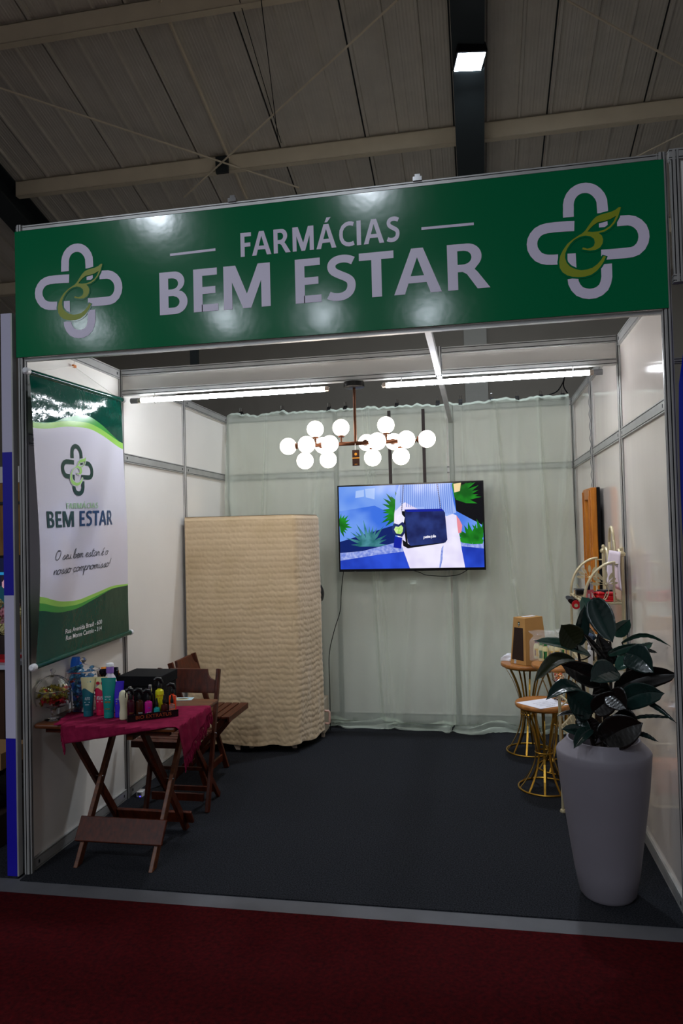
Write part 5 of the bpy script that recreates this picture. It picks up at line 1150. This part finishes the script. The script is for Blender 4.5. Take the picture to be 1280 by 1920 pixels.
# ---------------------------------------------------------------- cream metal shelf rack against the right wall
rk = thing('metal_rack', 'cream wrought metal shelf rack with arched sides and leaf ornaments by the right wall', 'rack', (2.84, 1.18, 0))
YN, YF, XW, XF = .86, 1.44, 2.975, 2.775
def rp(pts, r, nm='rail', n=8): return MB().tube(pts, r, n).build(nm, CREAM, rk, True, world=True)
for y_ in (YN, YF):
    rp([(XW, y_, 0), (XW, y_, 1.47)], .010, 'post')
    MB().lathe([(.010, 0), (.018, .006), (.020, .018), (.012, .028), (.008, .032), (.011, .040), (.008, .050), (0, .054)], (XW, y_, 1.465), 16).build('finial', CREAM, rk, True, world=True)
    ztop = 1.43 if y_ == YN else 1.40
    arcp = [(XF+(XW-.035-XF)*(1-math.cos(R_(a))), y_, 1.22+.215*math.sin(R_(a))) for a in range(0, 91, 6)]
    rp([(XF, y_, 0.0)] + [(XF, y_, 1.2)] + arcp, .0075, 'arched_post')
    rp([(XW-.045, y_, 1.44), (XW-.045, y_, 1.22)], .006, 'upright_bar'); rp([(XW-.045, y_, 1.425), (XW, y_, 1.425)], .004, 'tie')
    # leaf ornament in the arch
    c = Vector((XF+.115, y_, 1.315)); MB().ball(c, .0085, 12).build('boss', CREAM, rk, True, world=True)
    for k, a in enumerate((175, 150, 125, 90, 60, 35, 10)):
        d = Vector((math.cos(R_(a)), 0, math.sin(R_(a)))); L = .075
        if a < 40: L = .06
        p0 = c+d*.008; p1 = c+d*L*.45; p2 = c+d*L; sd = Vector((-d.z, 0, d.x))
        o = MB().tube([p0, p1], .0016, 6).build('ornament_stem', CREAM, rk, True, world=True)
        mb = MB(); mb.prism([(math.cos(R_(q))*.5, math.sin(R_(q))*.19) for q in range(0, 360, 30)], lambda a_, b_: tuple(p1.lerp(p2, .5)+d*a_*(L*.62)+sd*b_*(L*.62)+Vector((0, -.0015, 0))), lambda a_, b_: tuple(p1.lerp(p2, .5)+d*a_*(L*.62)+sd*b_*(L*.62)+Vector((0, .0015, 0)))); mb.build('ornament_leaf', CREAM, rk, world=True)
    rp(cr([c, c+Vector((.012, 0, -.03)), c+Vector((.0, 0, -.07)), (XF+.085, y_, 1.222)], 6), .0025, 'ornament_stem')
    for dx, a in ((-.05, 150), (.03, 40)):
        rp(cr([(XF+.085, y_, 1.222), (XF+.085+dx*.5, y_, 1.24), (XF+.085+dx, y_, 1.275)], 5), .002, 'ornament_stem')
# back crest of loops
for s_, y0 in ((1, YN), (-1, YF)):
    rp(cr([(XW, y0+s_*.012, 1.40), (XW, y0+s_*.035, 1.47), (XW, y0+s_*.085, 1.50), (XW, y0+s_*.14, 1.47), (XW, y0+s_*.155, 1.40), (XW, y0+s_*.14, 1.36)], 6), .008, 'scroll')
    rp(cr([(XW, y0+s_*.19, 1.44), (XW, y0+s_*.195, 1.50), (XW, y0+s_*.215, 1.545), (XW, y0+s_*.235, 1.50), (XW, y0+s_*.24, 1.44)], 6), .007, 'scroll')
rp(cr([(XW, 1.09, 1.44), (XW, 1.08, 1.53), (XW, 1.105, 1.60), (XW, 1.15, 1.625), (XW, 1.195, 1.60), (XW, 1.22, 1.53), (XW, 1.21, 1.44)], 6), .009, 'crest_loop')
rp([(XW, YN, 1.40), (XW, YF, 1.40)], .006); rp([(XW, YN, 1.22), (XW, YF, 1.22)], .006)
# shelves: frame and wire mesh
def shelf(z, poly, nm='shelf'):
    o = MB().tube([(x, y, z) for x, y in poly]+[(poly[0][0], poly[0][1], z)], .0065, 8).build(nm, CREAM, rk, True, world=True)
    xs = [p[0] for p in poly]; ys = [p[1] for p in poly]; mb = MB()
    def span(y_):
        hit = []
        for (a, b), (c, d) in zip(poly, poly[1:]+poly[:1]):
            if (b-y_)*(d-y_) < 0: hit.append(a+(c-a)*(y_-b)/(d-b))
        return (min(hit), max(hit)) if len(hit) >= 2 else None
    n = 34
    for i in range(1, n):
        y_ = min(ys)+(max(ys)-min(ys))*i/n; h = span(y_)
        if h: mb.bar((h[0], y_, z), (h[1], y_, z), .003, .003)
    k = 9
    for i in range(1, k):
        x_ = min(xs)+(max(xs)-min(xs))*i/k
        hit = []
        for (a, b), (c, d) in zip(poly, poly[1:]+poly[:1]):
            if (a-x_)*(c-x_) < 0: hit.append(b+(d-b)*(x_-a)/(c-a))
        if len(hit) >= 2: mb.bar((x_, min(hit), z+.002), (x_, max(hit), z+.002), .003, .003)
    w_ = mb.build('wire_mesh', CREAM, o, world=False); w_['kind'] = 'stuff'
up = [(XW, YN), (XW, YF), (XF, YF), (XF, YN)]
LOWP = [(XW, .80), (XW, YF), (XF, YF), (2.655, 1.09), (2.69, .80)]
shelf(1.215, up); shelf(.86, up); shelf(.485, LOWP); shelf(.16, LOWP)
rp([(2.650, 1.09, .012), (2.650, 1.09, .675)], .0085, 'post'); MB().lathe([(.016, 0), (.018, .006), (.014, .016), (.009, .018)], (2.650, 1.09, 0), 14).build('foot', CREAM, rk, True, world=True)
rp([(2.69, .80, 0), (2.69, .80, .675)], .0085, 'post'); rp([(2.65, 1.09, .672), (2.69, .80, .672)], .006); rp([(2.65, 1.09, .60), (XF, 1.38, .60)], .005); rp([(2.69, .80, .60), (XF, YN, .60)], .005)
for x_, y_ in ((XW, YN), (XW, YF), (XF, YN), (XF, YF)): MB().lathe([(.014, 0), (.016, .005), (.010, .016)], (x_, y_, 0), 14).build('foot', CREAM, rk, True, world=True)
# things on the top shelf
ZS = 1.2235
REDP = mat('case_red', '#c00f1c', .35); 
for i, (x_, y_, w_, lab) in enumerate(((2.825, .99, .045, 'red rounded case behind the pink lip gloss on the rack'), (2.87, .955, .040, 'red rounded case in the middle of the rack top shelf'), (2.925, .935, .042, 'red rounded case at the wall end of the rack top shelf'))):
    t = thing('red_case', lab, 'case', (x_, y_, ZS), 'red cases on the rack', R_(5))
    MB().box(-w_/2, w_/2, -.035, .035, .0, .030).build('case_base', REDP, t, bevel=.008); MB().box(-w_/2, w_/2, -.035, .035, .031, .046).build('case_lid', REDP, t, bevel=.008)
tr_ = tag(MB().box(-.06, .06, -.03, .03, 0, .004).build('red_tray', REDP, bevel=.001), 'thin red tray at the front edge of the rack top shelf', 'tray'); tr_.location = (2.88, .895, ZS)
for i, (x_, y_, w_, h_, lab) in enumerate(((2.81, 1.30, .05, .035, 'small black box at the far end of the rack top shelf'), (2.86, 1.20, .06, .028, 'flat black box in the middle of the rack top shelf'), (2.84, 1.10, .05, .04, 'black box with glossy lid beside the red cases'), (2.92, 1.10, .06, .045, 'black case close to the wall on the rack top shelf'))):
    t = thing('black_case', lab, 'box', (x_, y_, ZS), 'black cases on the rack', R_(10*i))
    MB().box(-w_/2, w_/2, -.03, .03, 0, h_*.7).build('body', BLACKP, t, bevel=.003); MB().box(-w_/2-.001, w_/2+.001, -.031, .031, h_*.7+.001, h_).build('lid', mat('lid_dark', '#2a2c33', .3), t, bevel=.003)
jw = thing('clear_jar', 'small clear jar with silver lid at the far corner of the rack top shelf', 'jar', (2.80, 1.385, ZS))
MB().lathe([(.016, 0), (.016, .02), (.015, .022)], n=20).build('jar_body', GLASS, jw, True); MB().lathe([(.017, .022), (.017, .032), (0, .033)], n=20).build('lid', CHROME, jw, True)
for i, (x_, y_, lab) in enumerate(((2.803, .895, 'pink lip gloss tube with dark printed silver cap on the rack'), (2.822, .91, 'pink lip gloss tube with plain clear cap on the rack'))):
    t = thing('lip_gloss', lab, 'cosmetic', (x_, y_, ZS), 'lip gloss tubes on the rack')
    MB().box(-.0085, .0085, -.0085, .0085, 0, .062).build('tube', mat('gloss_pink', '#c9626c', .12, coat=.5), t, bevel=.0015)
    MB().box(-.008, .008, -.008, .008, .063, .100).build('cap', mat('gloss_cap_dark', '#28243c', .2, .5) if i == 0 else mat('gloss_cap_clear', '#c9c6cf', .15), t, bevel=.0015)
    MB().box(-.0075, .0075, -.0075, .0075, .100, .106).build('cap_top', CHROME, t, bevel=.001)
    MB().box(-.003, .003, -.0092, -.0087, .02, .042).build('label', LW, t)
# hearts hanging from the far edge, price sign on the crest
for i, (px_, m_, lab) in enumerate((((2.755, 1.360, 1.195), mat('tag_grey', '#5a5c60', .4), 'grey heart keyring hanging from the rack top shelf'), ((2.765, 1.240, 1.187), BLACKP, 'black heart keyring hanging from the rack top shelf'), ((2.773, 1.120, 1.181), REDP, 'red ring shaped keyring hanging from the rack top shelf'))):
    t = thing('keyring', lab, 'keyring', (XF, px_[1], px_[2]), 'keyrings hanging from the rack')
    if i < 2: poly = [(.028*math.sin(R_(a))**3*1.1, .020*(math.cos(R_(a))-.38*math.cos(R_(2*a))-.15*math.cos(R_(3*a)))) for a in range(0, 360, 15)]
    else: poly = [(.024*math.cos(R_(a)), .026*math.sin(R_(a))) for a in range(0, 360, 20)]
    MB().prism(poly, lambda a, b: (a-.012, -.002-.0*b, b), lambda a, b: (a-.012, .003, b)).build('charm', m_, t)
    if i == 2: MB().prism([(q[0]*.45, q[1]*.4-.004) for q in poly], lambda a, b: (a-.012, -.0032, b), lambda a, b: (a-.012, .0035, b)).build('charm_centre', CREAM, t)
    MB().tube([(-.008, 0, .018), (-.004, 0, .05), (0, 0, 1.215-px_[2])], .0012, 6).build('chain', GOLD, t)
sgp = thing('paper_sign', 'white paper sign lettered for her hanging on the rack crest', 'sign', (2.955, 1.12, 1.3))
q = [Vector(p) for p in ((2.955, 1.127, 1.494), (2.955, 0.793, 1.504), (2.955, 0.833, 1.287), (2.955, 1.242, 1.264))]
y0s, y1s, zt_, zb_ = q[0].y, q[1].y, q[0].z, q[2].z
def pf(u, v, o=0): return (2.958-.006*math.sin(v*3)-o, y0s+(y1s-y0s)*u+(q[3].y-q[0].y)*(1-v)*(1-u), zb_+(zt_-zb_)*v-.02*0)
mb = MB(); mb.grid(pf, 6, 10); o = mb.build('sheet', mat('paper_pinkish', '#e6d6e2', .6), sgp, True, world=True); o.modifiers.new('t', 'SOLIDIFY').thickness = .0008
mb = MB(); text_fit(mb, 'for her', (.18, .58), (.92, .60), .12, lambda a, b: pf(a, b, .002), 0, .0); text_fit(mb, 'MAKE', (.42, .16), (.72, .16), .03, lambda a, b: pf(a, b, .002), 0, 0.0); mb.build('lettering', INK, sgp, world=True)
# middle and lower shelf goods
for i, (x_, y_, r_, h_, m_, cm, lab) in enumerate(((2.80, .93, .019, .085, WHITEP, WHITEP, 'white pump bottle on the middle shelf of the rack'), (2.83, 1.08, .020, .11, BLACKP, BLACKP, 'black bottle on the middle shelf of the rack'), (2.88, 1.02, .022, .13, BLACKP, BLACKP, 'tall black bottle on the middle shelf, nearer the wall'), (2.86, 1.22, .02, .10, WHITEP, BLACKP, 'white bottle with black pump on the middle shelf of the rack'))):
    bottle('pump_bottle', lab, x_, y_, r_, h_, m_, 'pump', cm, 0, z=.8685, grp='bottles on the rack middle shelf')
for i, (x_, y_, lab) in enumerate(((2.74, 1.12, 'dark pump bottle on the low shelf of the rack, outer one'), (2.80, 1.05, 'dark pump bottle on the low shelf of the rack, middle one'), (2.87, 1.15, 'dark pump bottle on the low shelf of the rack, inner one'))):
    bottle('pump_bottle', lab, x_, y_, .02, .06, mat('amber_dark', '#1c120c', .2), 'pump', CHROME if i == 0 else BLACKP, 0, z=.4935, grp='bottles on the rack low shelf')
kc = tag(MB().box(-.09, .09, -.11, .11, 0, .13).build('kraft_carton', mat('carton_orange', '#b4602c', .7), bevel=.002), 'orange brown carton on the bottom shelf of the rack', 'box'); kc.location = (2.83, 1.08, .168)
# ---------------------------------------------------------------- leaning mirror in a golden wooden frame
ORW = mat('frame_orange_wood', '#c87a1c', .4, color2='#a8600f', noise_scale=8, stretch=(8, 8, 1), coat=.2)
mr = thing('framed_mirror', 'tall mirror in an orange wooden frame leaning on the right wall', 'mirror', (2.96, 1.80, .9))
Y0, Y1, Zm0, Zm1 = 1.67, 2.02, .93, 1.885
for a, b, c, d in ((Y0, Y0+.075, Zm0, Zm1), (Y1-.075, Y1, Zm0, Zm1), (Y0+.075, Y1-.075, Zm0, Zm0+.075), (Y0+.075, Y1-.075, Zm1-.075, Zm1)):
    MB().box(2.945, 2.985, a, b, c, d).build('frame_side', ORW, mr, world=True, bevel=.006)
for a, b, c, d in ((Y0+.018, Y0+.03, Zm0+.018, Zm1-.018), (Y0+.055, Y0+.065, Zm0+.055, Zm1-.055), (Y1-.03, Y1-.018, Zm0+.018, Zm1-.018)):
    MB().box(2.938, 2.946, a, b, c, d).build('moulding', ORW, mr, world=True, bevel=.002)
MB().box(2.965, 2.970, Y0+.07, Y1-.07, Zm0+.07, Zm1-.07).build('glass', mat('mirror', '#dfe4e2', .02, 1), mr, world=True)
MB().box(2.985, 3.004, Y0-.004, Y1, Zm0, Zm1).build('backing', BLACKM, mr, world=True)
# twisted wire down the right wall from the tube light
rw_ = thing('wall_cable', 'thin grey cable hanging down the right wall by the lamp end', 'cable', (2.99, 1.7, 2.3))
MB().tube([(2.985+.004*math.sin(i*1.1), 1.86+.006*math.cos(i*1.1), 2.62-.72*i/50) for i in range(51)], .0025, 6).build('wire', mat('wire_grey', '#77787a', .5), rw_, True, world=True)
cn = thing('curtain_cable', 'black cable looped over the back wall at the right corner', 'cable', (2.95, 2.98, 2.7))
MB().tube(cr([(2.82, 2.99, 2.735), (2.90, 2.98, 2.76), (2.95, 2.97, 2.83), (2.965, 2.97, 2.88), (2.955, 2.97, 2.80), (2.99, 2.97, 2.73)], 7), .005, 8).build('cable', BLACKM, cn, True, world=True)
# ---------------------------------------------------------------- glimpse of the neighbouring booth, left
nt_ = thing('counter_table', 'white topped wooden counter of the next booth at the left edge', 'table', (-1.3, 1.25, 0))
MB().box(-2.0, -.80, .95, 1.58, .80, .83).build('counter_top', mat('counter_white', '#b9bcc8', .35), nt_, world=True, bevel=.003)
MB().box(-1.96, -.84, .99, 1.54, .0, .80).build('cabinet_body', mat('counter_wood', '#3a2214', .5), nt_, world=True, bevel=.003)
rb_ = tag(MB().box(-.10, .10, -.10, .10, 0, .02).build('red_folder', REDP, bevel=.004), 'red glossy folder on the neighbouring counter', 'folder'); rb_.location = (-.96, 1.14, .830)
fv = thing('flower_arrangement', 'pink and cream hydrangea arrangement on the neighbouring counter', 'flowers', (-1.08, 1.36, .830))
MB().lathe([(.05, 0), (.07, .05), (.06, .14), (.055, .14), (.06, .05), (0, .02)], n=24, close=False).build('vase', mat('vase_dark', '#2a1c1a', .4), fv, True)
rnd = random.Random(12); PK = [mat('petal_pink', '#d48a98', .7), mat('petal_cream', '#c9c084', .7), mat('petal_dusty', '#a8747c', .7)]
for i in range(11):
    c = Vector((rnd.uniform(-.11, .12), rnd.uniform(-.10, .05), rnd.uniform(.16, .36))); m_ = PK[i % 3]; mb = MB()
    for k in range(60):
        d = Vector((rnd.gauss(0, 1), rnd.gauss(0, 1), rnd.gauss(0, 1))).normalized(); p = c+d*.042; u = d.orthogonal().normalized(); w_ = d.cross(u)
        mb.add([p-u*.011, p+w_*.011+d*.004, p+u*.011, p-w_*.011+d*.004], [(0, 1, 2, 3)])
    mb.ball(c, .036, 10); fl_ = mb.build('bloom', m_, fv)
    MB().tube([c, (c.x*.3, c.y*.3, .1)], .003, 5).build('stalk', LT, fl_)
ntv = thing('neighbour_screen', 'screen of the next booth showing a bearded man in a teal jacket', 'screen', (-1.6, 1.7, 1.1))
MB().box(-2.15, -1.20, 1.70, 1.74, 1.10, 1.52).build('housing', BLACKP, ntv, world=True)
a0, a1 = (-1.369, 1.690, 1.283), (-1.299, 1.690, 1.101)
def nb(px_, py_): return (a0[0]+(a1[0]-a0[0])*px_/16, 1.697, a0[2]+(a1[2]-a0[2])*(py_-1100)/45)
mb = MB(); mb.add([(-2.13, 1.699, 1.12), (-1.22, 1.699, 1.12), (-1.22, 1.699, 1.50), (-2.13, 1.699, 1.50)], [(0, 1, 2, 3)], 0)
def np_(L, mi, k): v, f = fill2d([L]); mb.add([tuple(Vector(nb(a, b))-Vector((0, .0004*k, 0))) for a, b in v], f, mi)
np_([(-30, 1078), (18, 1078), (18, 1073), (-30, 1073)], 1, 1)
np_([(-14, 1142), (-12, 1112), (-2, 1100), (6, 1096), (12, 1104), (17, 1114), (18, 1142)], 2, 2); np_([(3, 1100), (3, 1088), (6, 1082), (13, 1083), (15, 1090), (14, 1098), (10, 1102), (6, 1103)], 3, 3); np_([(2, 1092), (1, 1084), (5, 1079), (13, 1079), (15, 1084), (8, 1085), (5, 1090)], 4, 4)
mb.build('screen_image', [em('px_dark', '#0a1230', .8), em('px_cyan', '#2a9ad8', .6), em('px_teal', '#174c5c', .5), em('px_face', '#b98a98', .9), em('px_hair', '#1c1626', .8)], ntv, world=True)
nw = thing('slat_screen', 'wooden slat wall of the next booth behind its screen', 'wall panel', (-1.7, 1.9, 0))
SLW = mat('slat_wood', '#a4763c', .5, color2='#80581f', noise_scale=5, stretch=(8, 8, 1))
for k in range(16): MB().box(-2.55+k*.085, -2.55+k*.085+.077, 1.90, 1.92, 0, 2.09).build('slat', SLW, nw, world=True)
MB().box(-2.57, -1.18, 1.885, 1.899, 1.92, 1.94).build('ledge', DARKM, nw, world=True); MB().box(-2.57, -1.18, 1.89, 1.93, 2.092, 2.22).build('white_board', PANEL, nw, world=True)
cbx = thing('cardboard_box', 'open cardboard box on a black bag beside the blue pillar', 'box', (-.50, .35, .42))
CBM = mat('cardboard', '#8a6a44', .8)
for a in ((-.70, -.31, .22, .224, .42, .50), (-.70, -.31, .476, .48, .42, .50), (-.70, -.696, .224, .476, .42, .50), (-.314, -.31, .224, .476, .42, .50), (-.70, -.31, .22, .48, .414, .418)): MB().box(*a).build('side', CBM, cbx, world=True)
v, f = fill2d([[(0, 0), (.012, 0), (.012, .02), (.03, .02), (.03, .03), (0, .03)]]); MB().add([(-.35+a, .2190, .445+b) for a, b in v], f).build('print', mat('print_green', '#2c5a34', .6), cbx, world=True)
bgk = thing('black_bag', 'shiny black plastic bag at the left edge below the cardboard box', 'bag', (-.50, .35, 0))
def bk(u, v):
    a = u*2*math.pi; th = v*math.pi; r = math.sin(th)**.6; nz = 1+.22*noise.noise(Vector((math.cos(a)*2, math.sin(a)*2, v*5)))+.08*noise.noise(Vector((math.cos(a)*7, math.sin(a)*7, v*14)))
    return (-.50+.19*r*math.cos(a)*nz, .36+.17*r*math.sin(a)*nz, .445-.10*math.cos(th)*-1*1.0)
mb = MB(); mb.grid(lambda u, v: (bk(u, v)[0], bk(u, v)[1], .29+.118*math.cos(v*math.pi)), 40, 26); mb.build('bag_body', mat('bag_black', '#08080a', .18, bump=.4, bump_scale=12), bgk, True, world=True)
MB().box(-.68, -.33, .22, .50, 0, .17).build('support_crate', mat('crate_brown', '#2a1c14', .7), bgk, world=True, bevel=.004)
